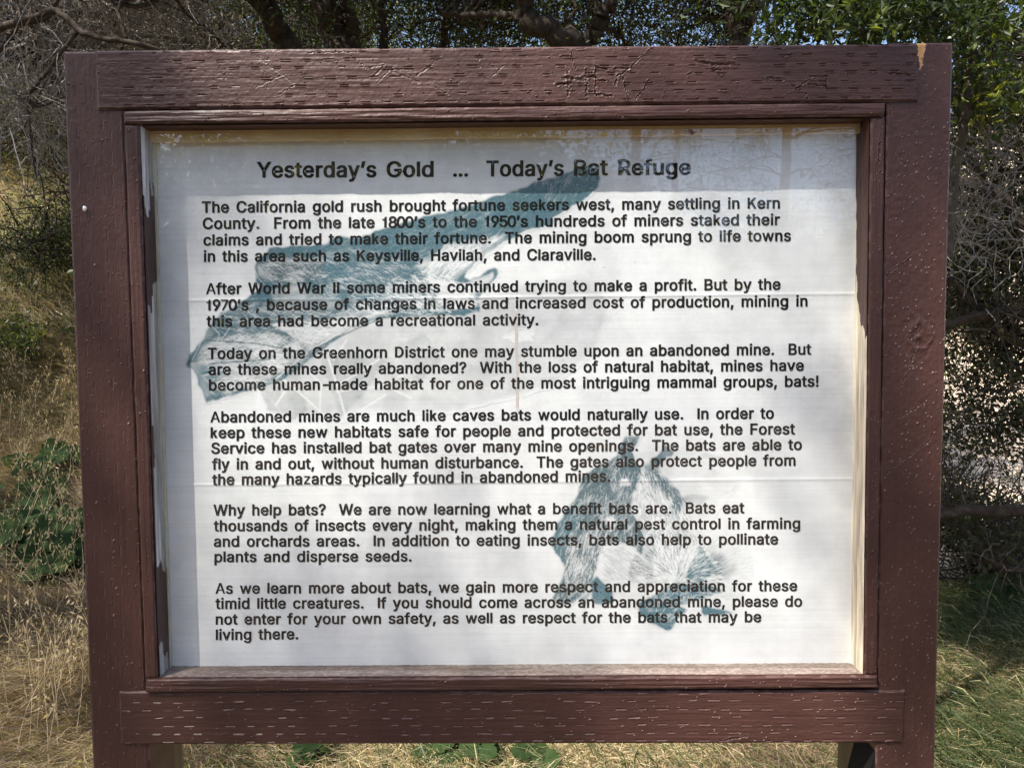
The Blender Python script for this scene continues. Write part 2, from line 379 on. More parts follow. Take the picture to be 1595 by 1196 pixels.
sign = empty('information_sign', (0, 0, 0), 'large brown wooden framed notice board about bats under a clear pane, standing on two posts', 'sign')
left_x = lambda v: 98 + (v - 80) * 0.0412
carv = [(402,88,440,118,1.6),(440,118,400,136,1.6),(420,98,455,128,1.3),(460,133,430,150,1.2),(405,100,420,140,1.2),
 (570,107,600,103,1.5),(600,103,580,122,1.5),(590,128,606,112,1.5),(612,112,652,128,2.2),(655,130,640,118,1.8),(650,118,676,100,1.8),(675,135,700,148,1.5),(560,96,575,108,1.2),(606,110,640,108,2),
 (762,101,775,108,1.3),(787,101,765,122,1.4),(748,84,750,106,1.2),
 (886,108,887,150,2.0),(883,122,912,126,2.6),(915,108,915,150,1.8),(868,132,890,131,2.4),(875,122,888,120,1.8),(905,122,928,120,2.4),(898,108,890,80,1.2),
 (929,104,930,150,1.6),(928,104,946,108,1.8),(930,126,950,126,1.6),(930,147,955,150,2.2),
 (957,107,981,107,1.9),(980,108,961,120,1.6),(964,118,960,134,1.6),(972,120,980,155,1.4),(990,157,1013,125,1.2),(985,103,1018,75,1.2),
 (1084,96,1112,101,2.4),(1112,101,1146,101,3.0),(1100,108,1125,110,1.4),(1072,118,1078,112,1.0),
 (1262,119,1288,119,1.7),(1260,132,1288,135,1.7),(1288,119,1288,135,1.5),(1240,140,1266,120,1.4),(1228,126,1245,142,1.3),(1195,121,1218,123,1.3),(1255,146,1262,162,1.3),
 (1385,114,1428,117,1.3),(150,101,168,104,1.3),(168,104,200,103,1.0),(480,82,560,82,1.4),(1220,88,1240,84,1.2),(498,160,512,168,1.2)]
board('post', [(98, 80), (189.5, 80), (226.5 + 8, 1196 + 1004 * 0 + 0), (left_x(1196), 1196)] if False else
      [(98, 80.5), (188.5, 79.7), (188.5 + 0.0392 * 2120, 2200), (98 + 0.0412 * 2120, 2200)], 0.0, 0.09, M_PV, sign, False, 101, dash=0.45, specks=260, fine=1.0, res=(0.0016, 0.0014), coarse_below=0.54, rough=0.7)
board('post', [(1383.5, 67.5), (1485, 66), (1485 - 0.0256 * 2134, 2200), (1383.5 - 0.0168 * 2134, 2200)], 0.0, 0.09, M_PV, sign, False, 202, dash=0.0, specks=420, fine=2.0,
      knots=[(1432, 487, 24)], chips=[([(1428, 66), (1444, 66), (1434, 108)], (0.52, 0.30, 0.13))], carve=[(1382,398,1420,372,1.0),(1400,610,1440,585,.8),(1380,690,1450,640,.8),(1405,560,1430,500,.9),(1370,560,1372,640,.9)], coarse_below=0.54, res=(0.0016, 0.0014), rough=0.7)
# the top rail reaches past the notch in the right post up to x = 1430, flush with the posts' tops
board('rail', [(147.5, 78.8), (1430, 68.2), (1431, 158), (151, 171)], -0.004, 0.040, M_PH, sign, True, 303, dash=1.0, carve=carv, specks=260, fine=1.3)
board('rail', [(184, 1077), (1411, 1075.5), (1408, 1157), (188, 1159.5)], -0.0035, 0.040, M_PH, sign, True, 404, dash=0.75, specks=200, fine=0.9,
      carve=[(1130,1152,1165,1146,1.5),(1000,1108,995,1100,1.5)])
board('trim', [(190.5, 173), (1381, 160), (1378, 180.5), (192, 193)], -0.009, 0.050, M_PH, sign, True, 505, dash=0.0, specks=60, rough=3.0, fine=1.0)
board('trim', [(193, 194), (216, 194), (245, 1057), (226, 1057)], -0.006, 0.047, M_PV, sign, False, 606, dash=0.0, specks=60, rough=1.6)
board('trim', [(1357, 181.5), (1379.5, 181.5), (1367, 1051), (1346, 1051)], -0.005, 0.046, M_PV, sign, False, 707, dash=0.0, specks=90, rough=2.0,
      carve=[(1371,222,1369,250,1.8),(1370,264,1374,264,1.2)])
board('trim', [(226, 1058), (1367, 1052.5), (1368, 1071.5), (226.5, 1079)], -0.009, 0.050, M_PH, sign, True, 808, dash=0.0, specks=60, rough=3.0)

# inner faces of the opening, paint flaking off grey wood
SHY = 0.040
def reveal(name, p0, p1, nrm, mat, seed, fn, Ya=-0.004, Yb=SHY, label=None):
    """strip from front line p0-p1 straight back to the sheet, 1 mm proud of the trim"""
    a = at(p0[0], p0[1], Ya); b = at(p1[0], p1[1], Ya); Ln = np.linalg.norm(b - a)
    n = int(Ln / 0.0016); k = 26
    S, T = np.meshgrid(np.linspace(0, 1, n), np.linspace(0, 1, k), indexing='ij')
    P = a * (1 - S)[..., None] + b * S[..., None]; P[..., 1] = Ya + (Yb - Ya) * T
    pv = p0[1] + (p1[1] - p0[1]) * S; pu = p0[0] + (p1[0] - p0[0]) * S
    amt, colr = fn(pu, pv, T, S * Ln)
    h = 0.0030 - amt * 0.0008 + (fbm(S * Ln * 10, T * 8, seed, 3) - .45) * 0.0008 * (1 + amt)
    P += np.array(nrm) * h[..., None]
    w = np.zeros(S.shape + (4,)); w[..., :3] = colr; w[..., 3] = amt
    f = grid_faces(n, k)
    return mesh_np(name, P.reshape(-1, 3), f, mat, sign, smooth=False, cols={'wear_glint': w.reshape(-1, 4)}, label=label)
def left_fn(pu, pv, T, s):
    r = (vn(s * 60, T * 9, 71) - .5) * 26 + (vn(s * 14, T * 3, 72) - .5) * 30
    v_ = pv + r
    b = (v_ < 285 + 35 * (T < .5)) | ((v_ > 455 - 30 * (T > .5)) & (v_ < 885)) | ((v_ > 1008 + 22 * T) & (T < .8))
    b &= ~((pv > 655) & (pv < 720) & (T < 0.16 + 0.1 * vn(s * 80, T * 0, 5)))
    b &= ~((pv > 300) & (T < .12))
    g = fbm(T * 9, s * 14, 75, 4); c = np.array([0.62, 0.61, 0.60])[None, None] * (0.35 + 1.15 * g ** 1.2)[..., None]
    return b.astype(float), c
def right_fn(pu, pv, T, s):
    r = (vn(s * 60, T * 9, 81) - .5) * 22 + (vn(s * 12, T * 2, 82) - .5) * 26
    v_ = pv + r
    edge = np.interp(pv, [190, 300, 420, 470, 500, 560, 1060], [2, .93, .88, .7, .45, .1, .05]) + (vn(s * 70, T * 0, 83) - .5) * .12
    b = (T > edge)
    b |= (pv > 505 + 10 * T + r) 
    g = fbm(T * 9, s * 14, 76, 4); c = np.array([0.88, 0.78, 0.62])[None, None] * (0.35 + 1.1 * g)[..., None]  # same grey wood turned cream: sunlight put into the colour
    return b.astype(float), c
def sill_fn(pu, pv, T, s):
    b = 0.55 + 0.4 * (vn(s * 220, T * 20, 91) > .55)
    b = np.where(T < .06, .2, b)
    return b, np.array([0.30, 0.25, 0.22])
def top_fn(pu, pv, T, s):
    return np.zeros_like(T) + 0.0, np.array([.3, .2, .15])
reveal('inner_face', (216.4, 194), (245.3, 1057), (1, 0, 0), M_PV, 1, left_fn, label='inner face with paint flaked off grey wood')
reveal('inner_face', (1357, 182), (1346, 1051), (-1, 0, 0), M_PV, 2, right_fn, label='inner face, bare wood in its lower half coloured cream for sunlight')
reveal('inner_face', (228, 1057.4), (1366, 1052), (0, 0, 1), M_PH, 3, sill_fn, label='dusty sill')
reveal('inner_face', (193, 193.6), (1379, 181.2), (0, 0, -1), M_PH, 4, top_fn, label='reddish brown underside')
# panel assembly
box('backing_board', [(215, 175), (1362, 165), (1352, 1062), (240, 1066)], 0.0425, 0.055, M_BACK, sign)
def quad_sheet(name, q, Y, mat, nu=120, nv=90, bulge=0.0012, th=0.0012):
    q = np.array(q, float); W = at(q[:, 0], q[:, 1], Y)
    A, B = np.meshgrid(np.linspace(0, 1, nu), np.linspace(0, 1, nv), indexing='ij')
    P = (W[0] * (1 - A)[..., None] + W[1] * A[..., None]) * (1 - B)[..., None] + (W[3] * (1 - A)[..., None] + W[2] * A[..., None]) * B[..., None]
    F = P.copy(); F[..., 1] -= sheet_bulge(F[..., 0], F[..., 2])
    Bk = P.copy(); Bk[..., 1] += th
    f1 = grid_faces(nu, nv)[:, ::-1]; f2 = grid_faces(nu, nv, nu * nv)
    return mesh_np(name, np.concatenate([F.reshape(-1, 3), Bk.reshape(-1, 3)]), [f1, f2], mat, sign, smooth=True, cols={'ink': np.zeros((2 * nu * nv, 4))})
zc1 = float(at(1000., 461.5, SHY)[2]); zc2 = float(at(1000., 749., SHY)[2])
def sheet_bulge(x, z):
    b = 0.0006 * fbm(x * 5 + 3, z * 5, 55, 3)
    for zc, w in ((zc1, 1.0), (zc2, 0.8)):
        b = b + 0.0008 * w * np.exp(-((z - zc - 0.0012 * np.sin(x * 3)) / 0.0022) ** 2)
    return b
quad_sheet('printed_sheet', [(236, 205), (1339.5, 198), (1329.5, 1036), (264, 1041)], SHY, M_SHEET, 220, 560)
box('batten', [(233, 193), (1346, 181), (1346, 206.5), (233, 221)], 0.026, 0.0375, M_TAN, sign, 'yellowed strip along the top of the sheet')
box('caulk_strip', [(235, 205), (240.5, 205), (266, 1041), (261, 1041)], 0.033, 0.0375, M_CREAM, sign)
box('caulk_strip', [(1338.5, 198), (1347.5, 198), (1337.5, 1037), (1328.5, 1037)], 0.033, 0.0375, M_CREAM, sign)
pane = box('clear_pane', [(222, 186), (1352, 176), (1344, 1050), (244, 1054)], 0.0205, 0.0225, M_GLASS, sign)
pane.data.materials.append(M_EDGE)
for k, p_ in enumerate(pane.data.polygons): p_.material_index = 0 if k == 0 else 1
# rear legs seen under the bottom rail
box('leg', [(218, 1120), (256, 1120), (256 + 36, 2200), (218 + 36, 2200)], 0.092, 0.16, M_LEG, sign, 'unpainted olive brown leg behind the left post')
box('leg', [(1330, 1120), (1368, 1120), (1346, 2200), (1304, 2200)], 0.07, 0.13, M_LEG, sign, 'dark leg behind the right post')
g_ = at(np.array([1366., 1372., 1345., 1322.]), np.array([1157., 1157., 1330., 1330.]), 0.004); gb = g_.copy(); gb[:, 1] = 0.07
mesh_np('brace', np.concatenate([g_, gb]), np.array([[0, 3, 2, 1], [4, 5, 6, 7], [0, 1, 5, 4], [1, 2, 6, 5], [2, 3, 7, 6], [3, 0, 4, 7]]), M_PV, sign)

# ------------------------------------------------------------------ lettering
GLY = [
[33,385,[73,81,77,49,77,112,89,21,89,140,94,1029,103,286,108,-4,108,165,133,-23,133,184,162,-35,162,196,193,-38,193,200,224,-35,224,196,253,-23,253,184,277,-3,277,165,280,286,290,1029,296,21,296,140,308,50,308,111,312,81],[6,22,5,6,21,22,12,16,14,12,18,16,10,18,12,8,18,10,8,20,18,4,20,8,4,24,20,2,24,4,2,26,24,0,26,2,0,27,26,1,27,0,1,25,27,1,23,25,3,23,1,3,19,23,7,19,3,7,17,19,9,17,7,9,15,17,11,15,9,13,15,11]],
[44,369,[39,-264,108,169,188,-264,308,169],[0,3,1,0,2,3]],
[45,640,[195,340,195,510,692,340,692,510],[0,3,1,0,2,3]],
[46,369,[68,80,77,35,77,126,103,-3,103,165,142,-29,142,191,187,-38,187,199,233,-29,233,191,272,-3,272,165,298,35,298,126,306,80],[6,10,8,6,12,10,4,12,6,2,12,4,2,14,12,0,14,2,0,15,14,0,13,15,1,13,0,1,11,13,3,11,1,3,9,11,5,9,3,7,9,5]],
[48,720,[-21,499,-16,394,-16,605,-2,298,-1,701,22,213,23,786,56,138,57,861,99,75,100,925,152,24,153,976,159,499,162,421,162,578,171,352,171,648,185,291,185,709,205,240,205,760,214,-13,215,1013,228,199,228,802,256,167,256,834,284,-36,284,1036,286,145,286,856,321,131,321,869,361,-43,361,127,361,874,361,1043,400,131,400,869,434,856,435,145,437,-36,437,1036,465,167,465,833,493,199,493,802,506,1013,507,-13,517,240,517,760,536,291,536,709,550,352,550,648,558,421,558,578,561,499,568,976,569,24,621,75,621,925,664,861,665,138,698,213,698,786,722,298,722,700,736,394,736,605,741,499],[29,43,37,23,43,29,23,48,43,12,48,23,12,59,48,10,59,12,10,62,59,8,62,10,8,36,62,36,63,62,8,33,36,39,63,36,40,63,39,8,31,33,6,31,8,40,66,63,45,66,40,6,27,31,6,25,27,47,66,45,6,21,25,51,66,47,4,21,6,51,68,66,53,68,51,4,19,21,55,68,53,4,17,19,2,17,4,55,70,68,57,70,55,2,15,17,0,15,2,57,71,70,58,71,57,0,13,15,1,13,0,1,14,13,58,69,71,56,69,58,1,16,14,54,69,56,3,16,1,54,67,69,3,18,16,52,67,54,5,18,3,52,65,67,5,20,18,50,65,52,5,24,20,46,65,50,46,64,65,7,24,5,44,64,46,7,26,24,41,64,44,7,30,26,7,32,30,38,64,41,38,61,64,9,32,7,9,35,32,35,61,38,9,61,35,9,60,61,11,60,9,11,49,60,22,49,11,22,42,49,28,42,22,28,34,42]],
[49,600,[235,0,425,0,425,1000,290,1000,235,800,60,800,60,690,235,690],[0,1,2,0,2,3,0,3,4,4,5,6,4,6,7,0,4,7]],
[53,720,[-1,286,10,200,15,471,27,149,53,101,77,1029,88,60,129,24,173,622,176,453,177,-5,180,286,189,235,190,635,197,213,205,476,210,192,211,622,221,652,226,174,227,489,231,-26,237,859,246,158,254,500,254,666,268,145,283,508,288,-39,290,677,294,135,313,513,321,130,328,683,343,515,350,-43,350,128,366,685,379,512,384,130,411,503,414,682,415,138,417,-38,440,490,443,152,460,673,466,471,468,170,479,-22,487,448,489,192,504,658,505,420,506,219,519,249,519,389,527,282,527,356,530,319,536,4,545,637,582,612,587,40,615,581,631,83,643,546,665,859,665,1029,666,134,668,507,687,465,692,192,702,419,708,254,710,371,713,320],[2,22,5,22,68,5,22,67,68,2,8,22,8,13,22,13,17,22,33,41,37,29,41,33,29,46,41,25,46,29,25,52,46,18,52,25,18,61,52,13,61,18,13,62,61,17,62,13,2,17,8,2,62,17,2,64,62,2,31,64,31,66,64,31,34,66,34,70,66,38,70,34,2,27,31,40,70,38,2,24,27,40,71,70,44,71,40,2,20,24,47,71,44,2,15,20,2,9,15,50,71,47,50,73,71,53,73,50,56,73,53,56,75,73,58,75,56,58,76,75,59,76,58,59,74,76,57,74,59,1,11,0,1,12,11,55,74,57,55,72,74,54,72,55,1,14,12,51,72,54,1,16,14,3,16,1,3,19,16,48,72,51,48,69,72,3,23,19,45,69,48,3,26,23,42,69,45,4,26,3,4,30,26,39,69,42,4,32,30,39,65,69,36,65,39,4,36,32,4,65,36,6,65,4,6,63,65,7,63,6,7,60,63,10,60,7,10,49,60,21,49,10,21,43,49,28,43,21,28,35,43]],
[55,720,[37,889,37,1000,106,0,239,0,551,881,551,889,683,882,683,1000],[0,7,1,0,5,7,5,6,7,4,6,5,4,3,6,2,3,4]],
[56,720,[-13,265,-9,311,-7,208,0,355,9,154,16,396,24,748,29,690,29,802,36,105,38,434,43,853,46,637,64,468,68,900,73,61,73,588,95,497,101,942,110,546,117,25,130,521,141,977,155,515,169,-4,169,538,171,272,174,244,174,303,181,219,182,330,186,504,186,543,188,1005,193,196,195,355,206,738,208,711,208,765,209,176,213,377,214,687,214,789,224,810,225,665,228,-26,230,160,234,396,238,829,239,646,241,1026,256,145,256,630,256,844,261,411,277,857,278,617,286,135,291,-39,291,423,299,1039,301,867,302,607,321,128,324,430,329,872,330,601,360,-43,360,126,360,433,360,599,360,874,360,1043,390,601,391,872,396,430,399,128,416,607,418,867,421,1039,428,-39,428,423,433,135,440,617,442,857,458,411,461,630,463,145,463,844,477,1026,479,646,481,829,484,396,488,159,492,-26,493,665,494,810,504,687,505,789,506,377,509,176,511,711,511,765,513,738,524,355,525,196,530,1005,535,504,535,543,537,219,537,330,544,303,545,244,547,272,550,-4,551,538,564,516,577,977,589,521,602,25,609,547,617,942,624,497,646,588,647,61,650,900,655,468,673,637,675,854,681,434,683,105,690,691,690,802,695,748,703,396,711,154,719,355,727,208,729,312,733,265],[60,79,72,50,79,60,50,89,79,33,89,50,33,106,89,22,106,33,22,117,106,18,117,22,18,121,117,18,125,121,14,125,18,14,128,125,11,65,14,65,71,14,71,74,14,74,128,14,78,128,74,11,61,65,84,128,78,11,55,61,88,128,84,11,53,55,88,132,128,8,53,11,91,132,88,8,48,53,96,132,91,8,43,48,98,132,96,8,42,43,98,133,132,6,42,8,102,133,98,6,38,42,103,133,102,6,36,38,103,131,133,7,36,6,101,131,103,7,37,36,97,131,101,7,41,37,97,127,131,12,41,7,95,127,97,12,44,41,90,127,95,12,49,44,86,127,90,12,52,49,86,123,127,16,52,12,16,56,52,83,123,86,16,62,56,77,123,83,16,66,62,73,123,77,16,70,66,70,123,73,16,123,70,16,120,123,19,120,16,19,108,120,108,115,120,115,116,120,23,25,19,25,32,19,32,108,19,31,108,32,31,107,108,21,23,25,116,118,115,17,23,21,116,122,118,107,122,116,17,31,23,31,122,107,17,122,31,13,122,17,13,126,122,10,126,13,10,129,126,10,69,129,69,75,129,75,134,129,5,64,10,64,69,10,81,134,75,5,59,64,85,134,81,5,54,59,92,134,85,5,47,54,92,136,134,3,47,5,3,40,47,99,136,92,3,35,40,104,136,99,104,138,136,1,35,3,1,30,35,110,138,104,1,28,30,111,138,110,111,139,138,0,28,1,0,26,28,113,139,111,112,139,113,0,27,26,112,137,139,2,27,0,109,137,112,2,29,27,105,137,109,2,34,29,4,34,2,105,135,137,100,135,105,4,39,34,93,135,100,4,46,39,4,51,46,87,135,93,9,51,4,87,130,135,9,57,51,82,130,87,9,63,57,76,130,82,9,68,63,68,130,76,9,130,68,15,130,9,15,124,130,20,124,15,20,119,124,24,119,20,24,114,119,24,94,114,45,94,24,45,80,94,58,80,45,58,67,80]],
[57,720,[11,691,21,597,22,787,53,515,56,872,103,447,110,943,117,-29,170,396,181,997,190,691,196,639,196,743,212,594,212,787,238,558,238,824,251,364,265,1031,272,530,272,852,313,513,313,870,324,-29,343,354,359,507,359,876,359,1042,388,358,407,513,407,870,430,370,448,530,448,852,455,1031,468,389,482,557,482,824,493,515,500,414,508,593,508,787,524,638,524,742,526,442,530,689,539,996,558,315,570,515,610,941,628,427,663,867,674,520,697,780,700,602,708,682],[18,34,27,9,34,18,9,46,34,6,46,9,6,49,46,4,49,6,4,26,49,26,51,49,4,22,26,30,51,26,2,22,4,2,20,22,33,51,30,33,53,51,37,53,33,2,16,20,41,53,37,2,14,16,2,12,14,43,53,41,0,12,2,43,55,53,0,10,12,45,55,43,1,10,0,1,11,10,42,55,45,42,54,55,1,13,11,40,54,42,40,52,54,3,13,1,3,15,13,36,52,40,3,19,15,32,52,36,3,21,19,29,52,32,29,38,52,38,48,52,48,50,52,44,50,48,29,24,38,24,7,38,5,21,3,5,25,21,25,24,29,5,24,25,8,24,5,39,50,44,39,47,50,35,47,39,17,24,8,31,47,35,28,47,31,24,47,28,7,47,24,7,23,47]],
[63,705,[19,714,37,831,71,905,123,965,189,1008,202,81,206,714,211,35,211,126,218,786,230,269,230,314,233,820,235,397,237,-4,237,165,250,461,255,845,265,1034,275,512,276,-30,276,191,282,863,310,551,314,874,322,-39,322,200,349,878,349,1043,350,582,368,-30,368,191,387,874,393,610,406,-4,406,165,410,269,410,311,413,360,420,394,420,862,431,639,433,35,433,126,433,419,437,1034,441,81,447,844,451,441,460,673,467,820,478,710,479,463,480,790,484,755,514,1006,517,489,578,962,579,537,627,597,627,902,657,668,657,830,667,750],[18,45,28,4,45,18,4,55,45,3,55,4,3,57,55,2,57,3,2,60,57,1,24,2,24,27,2,27,60,2,27,32,60,32,62,60,1,22,24,40,62,32,1,17,22,47,62,40,1,12,17,50,62,47,0,12,1,50,63,62,0,9,12,53,63,50,54,63,53,0,6,9,51,63,54,51,61,63,49,61,51,41,61,49,41,59,61,33,59,41,29,59,33,29,58,59,23,58,29,19,58,23,19,56,58,16,56,19,16,52,56,16,48,52,13,48,16,13,44,48,13,39,44,11,39,13,11,38,39,11,37,38,10,37,11,10,36,37,21,31,26,15,31,21,15,35,31,8,35,15,8,43,35,5,43,8,5,46,43,7,46,5,7,42,46,14,42,7,14,34,42,14,30,34,20,30,14,20,25,30]],
[65,943,[18,-10,174,-10,226,289,226,381,384,591,389,1010,396,629,411,674,428,726,443,950,447,787,468,857,470,858,491,788,495,950,510,729,526,677,541,631,550,1010,555,591,717,289,717,381,770,-10,924,-10],[0,9,5,9,18,5,9,14,18,14,23,18,0,11,9,11,12,9,11,12,14,12,23,14,13,21,12,21,23,12,0,3,11,3,10,11,15,21,13,3,8,10,16,21,15,3,7,8,17,21,16,3,6,7,19,21,17,3,4,6,3,2,4,2,1,4,22,20,19,20,21,19,0,2,3,2,21,3,2,20,21,20,23,21,0,1,2,22,23,20]],
[66,897,[89,-29,89,1029,274,142,274,424,274,591,274,858,467,591,471,858,475,1029,480,142,485,-29,487,424,499,593,525,422,525,854,528,599,543,1025,547,146,554,609,558,414,562,-25,565,841,576,622,587,402,594,821,595,639,596,159,605,1013,610,658,611,386,614,796,622,679,627,766,628,704,629,180,630,-13,631,731,632,368,648,346,648,503,648,541,651,205,658,539,659,507,660,322,660,991,664,234,667,296,669,269,689,521,690,8,694,526,706,961,717,538,730,507,740,38,744,559,745,926,763,482,767,585,774,884,781,74,786,616,792,451,795,837,801,651,808,787,809,691,812,116,812,735,817,414,834,163,836,370,847,214,847,321,851,268],[0,5,1,5,8,1,5,16,8,5,27,16,5,45,27,5,52,45,5,57,52,5,60,57,5,7,60,7,64,60,0,4,5,14,64,7,21,64,14,24,64,21,24,66,64,30,66,24,32,66,30,32,69,66,36,69,32,36,67,69,33,67,36,31,67,33,31,65,67,28,65,31,25,65,28,25,62,65,22,62,25,18,62,22,18,59,62,15,59,18,12,59,15,6,59,12,0,3,4,3,6,4,3,59,6,3,40,59,40,56,59,40,53,56,3,39,40,42,53,40,51,53,42,51,49,53,49,54,51,43,54,49,43,58,54,39,58,43,3,58,39,3,63,58,3,11,63,11,70,63,0,2,3,13,70,11,19,70,13,23,70,19,23,72,70,29,72,23,37,72,29,37,74,72,38,74,37,44,74,38,47,74,44,47,75,74,48,75,47,46,75,48,46,73,75,41,73,46,41,71,73,34,71,41,26,71,34,26,68,71,17,68,26,9,68,17,0,9,2,0,68,9,0,61,68,0,55,61,0,50,55,0,35,50,0,20,35,0,10,20]],
[67,1003,[50,499,56,395,56,604,77,299,77,700,110,213,110,786,156,138,156,861,213,75,213,925,233,499,237,423,237,576,251,355,251,644,272,702,273,297,280,24,280,976,301,752,302,247,336,793,337,207,355,-13,355,1013,377,175,377,825,422,848,423,152,437,-36,437,1036,472,138,472,862,525,-43,525,1043,526,134,526,866,555,135,555,865,578,1040,579,-40,583,139,584,861,611,146,611,854,629,1032,630,-32,638,156,638,845,662,168,662,833,678,1019,679,-19,685,182,685,818,706,199,706,801,724,219,724,781,725,0,725,1001,741,241,741,759,754,265,754,735,766,292,766,708,768,978,769,23,780,345,780,655,809,51,809,949,845,916,846,84,878,122,878,879,906,163,906,837,929,209,929,792,946,742,947,258,966,345,967,655],[31,40,35,31,46,40,25,46,31,25,52,46,25,61,52,19,61,25,19,68,61,19,73,68,10,73,19,10,74,73,8,74,10,8,77,74,8,37,77,37,39,77,39,79,77,8,33,37,43,79,39,8,28,33,6,28,8,45,79,43,49,79,45,6,27,28,51,79,49,51,81,79,55,81,51,6,22,27,57,81,55,59,81,57,6,20,22,59,82,81,4,20,6,63,82,59,65,82,63,4,16,20,65,85,82,67,85,65,71,85,67,4,15,16,2,15,4,2,13,15,0,13,2,0,11,13,0,12,11,1,12,0,1,14,12,3,14,1,3,17,14,66,84,70,66,83,84,5,17,3,5,21,17,64,83,66,62,83,64,62,80,83,5,23,21,58,80,62,56,80,58,7,23,5,56,78,80,7,26,23,54,78,56,50,78,54,7,29,26,48,78,50,48,76,78,44,76,48,7,32,29,42,76,44,38,76,42,7,36,32,9,36,7,36,76,38,9,76,36,9,75,76,9,72,75,18,72,9,18,69,72,24,69,18,24,60,69,24,53,60,30,53,24,30,47,53,30,41,47,34,41,30]],
[68,950,[420,0,520,12,615,49,700,109,771,188,825,283,858,388,870,500,858,611,825,716,771,811,700,890,615,950,520,987,420,1000,410,155,471,163,529,189,581,230,625,284,657,350,678,423,685,500,678,576,657,649,625,715,581,769,529,810,471,836,410,845,70,0,255,155,255,845,70,1000],[0,1,16,0,16,15,1,2,17,1,17,16,2,3,18,2,18,17,3,4,19,3,19,18,4,5,20,4,20,19,5,6,21,5,21,20,6,7,22,6,22,21,7,8,23,7,23,22,8,9,24,8,24,23,9,10,25,9,25,24,10,11,26,10,26,25,11,12,27,11,27,26,12,13,28,12,28,27,13,14,29,13,29,28,30,0,15,30,15,31,30,31,32,30,32,33,33,32,29,33,29,14]],
[70,806,[89,-29,89,1029,274,-29,274,405,274,576,274,858,710,405,710,576,755,858,755,1029],[0,5,1,5,9,1,5,8,9,0,4,5,0,3,4,3,7,4,3,6,7,0,2,3]],
[71,1023,[50,499,56,395,56,604,76,300,76,700,109,214,109,786,155,139,155,861,211,75,211,925,233,499,237,423,237,576,251,356,251,644,272,703,273,297,277,976,278,24,301,753,302,248,336,793,337,207,352,1013,354,-13,376,825,378,175,421,848,424,152,433,1036,438,-36,469,862,474,138,520,1043,522,866,526,362,526,532,528,-43,528,134,553,865,576,1040,578,137,583,861,609,-37,611,853,623,148,628,1032,636,844,660,831,663,166,679,1018,682,816,685,-19,699,190,702,798,720,779,726,999,728,220,736,757,751,732,753,256,754,11,763,705,770,975,771,298,781,656,782,345,788,433,811,945,816,52,848,912,869,103,880,875,908,834,912,164,931,789,944,233,949,741,963,310,969,392,969,532,970,656,1192,362],[30,41,34,30,47,41,24,47,30,24,51,47,24,57,51,18,57,24,18,64,57,10,64,18,10,69,64,10,71,69,8,71,10,8,73,71,8,35,73,35,40,73,40,74,73,8,32,35,43,74,40,8,28,32,6,28,8,45,74,43,48,74,45,6,26,28,49,74,48,49,76,74,52,76,49,6,22,26,55,76,52,56,76,55,6,20,22,56,78,76,4,20,6,59,78,56,60,78,59,4,16,20,60,82,78,63,82,60,66,82,63,4,15,16,2,15,4,2,13,15,0,13,2,0,11,13,36,81,37,36,68,81,68,80,81,0,12,11,1,12,0,36,67,68,80,83,68,1,14,12,3,14,1,79,83,80,67,83,36,67,79,83,3,17,14,65,79,67,65,77,79,5,17,3,61,77,65,5,21,17,58,77,61,5,23,21,58,75,77,54,75,58,7,23,5,7,27,23,50,75,54,7,29,27,46,75,50,46,72,75,7,33,29,42,72,46,9,33,7,9,39,33,39,72,42,9,72,39,9,70,72,19,70,9,19,62,70,25,62,19,25,53,62,31,53,25,31,44,53,38,44,31]],
[72,1016,[89,-29,89,1029,274,-29,274,426,274,597,274,1029,742,-29,742,426,742,597,742,1029,927,-29,927,1029],[0,5,1,0,4,5,8,11,9,8,10,11,0,3,4,3,8,4,3,7,8,7,10,8,0,2,3,6,10,7]],
[73,325,[68,0,260,0,260,1000,68,1000],[0,1,2,0,2,3]],
[75,900,[70,0,255,0,255,1000,70,1000,255,330,255,550,625,1000,850,1000,336,589,509,620,875,0,650,0],[0,1,2,0,2,3,4,5,6,4,6,7,8,9,10,8,10,11]],
[82,883,[92,-27,92,1027,163,362,163,528,272,-27,272,862,408,477,457,862,458,528,465,362,465,1027,503,859,505,530,539,366,540,1022,542,852,543,537,573,840,574,549,598,825,599,563,607,380,608,1008,611,477,618,582,618,806,632,783,633,603,643,629,643,757,650,659,650,726,652,692,666,403,667,984,678,-27,717,435,717,952,759,474,759,911,791,521,791,864,813,573,813,811,827,630,827,754,831,692,886,-27],[0,3,1,3,5,1,5,10,1,5,14,10,5,22,14,5,34,22,5,37,34,5,39,37,5,41,39,5,7,41,7,11,41,11,43,41,3,4,5,15,43,11,17,43,15,19,43,17,25,43,19,25,45,43,26,45,25,29,45,26,31,45,29,31,46,45,32,46,31,30,46,32,30,44,46,28,44,30,28,42,44,27,42,28,24,42,27,20,42,24,20,40,42,18,40,20,16,40,18,12,40,16,8,40,12,0,2,3,4,6,3,6,8,3,6,40,8,6,23,40,23,38,40,4,9,6,9,35,6,47,33,23,33,38,23,33,36,38,21,47,33,13,47,21,9,47,13,0,9,2,0,4,9,35,47,9]],
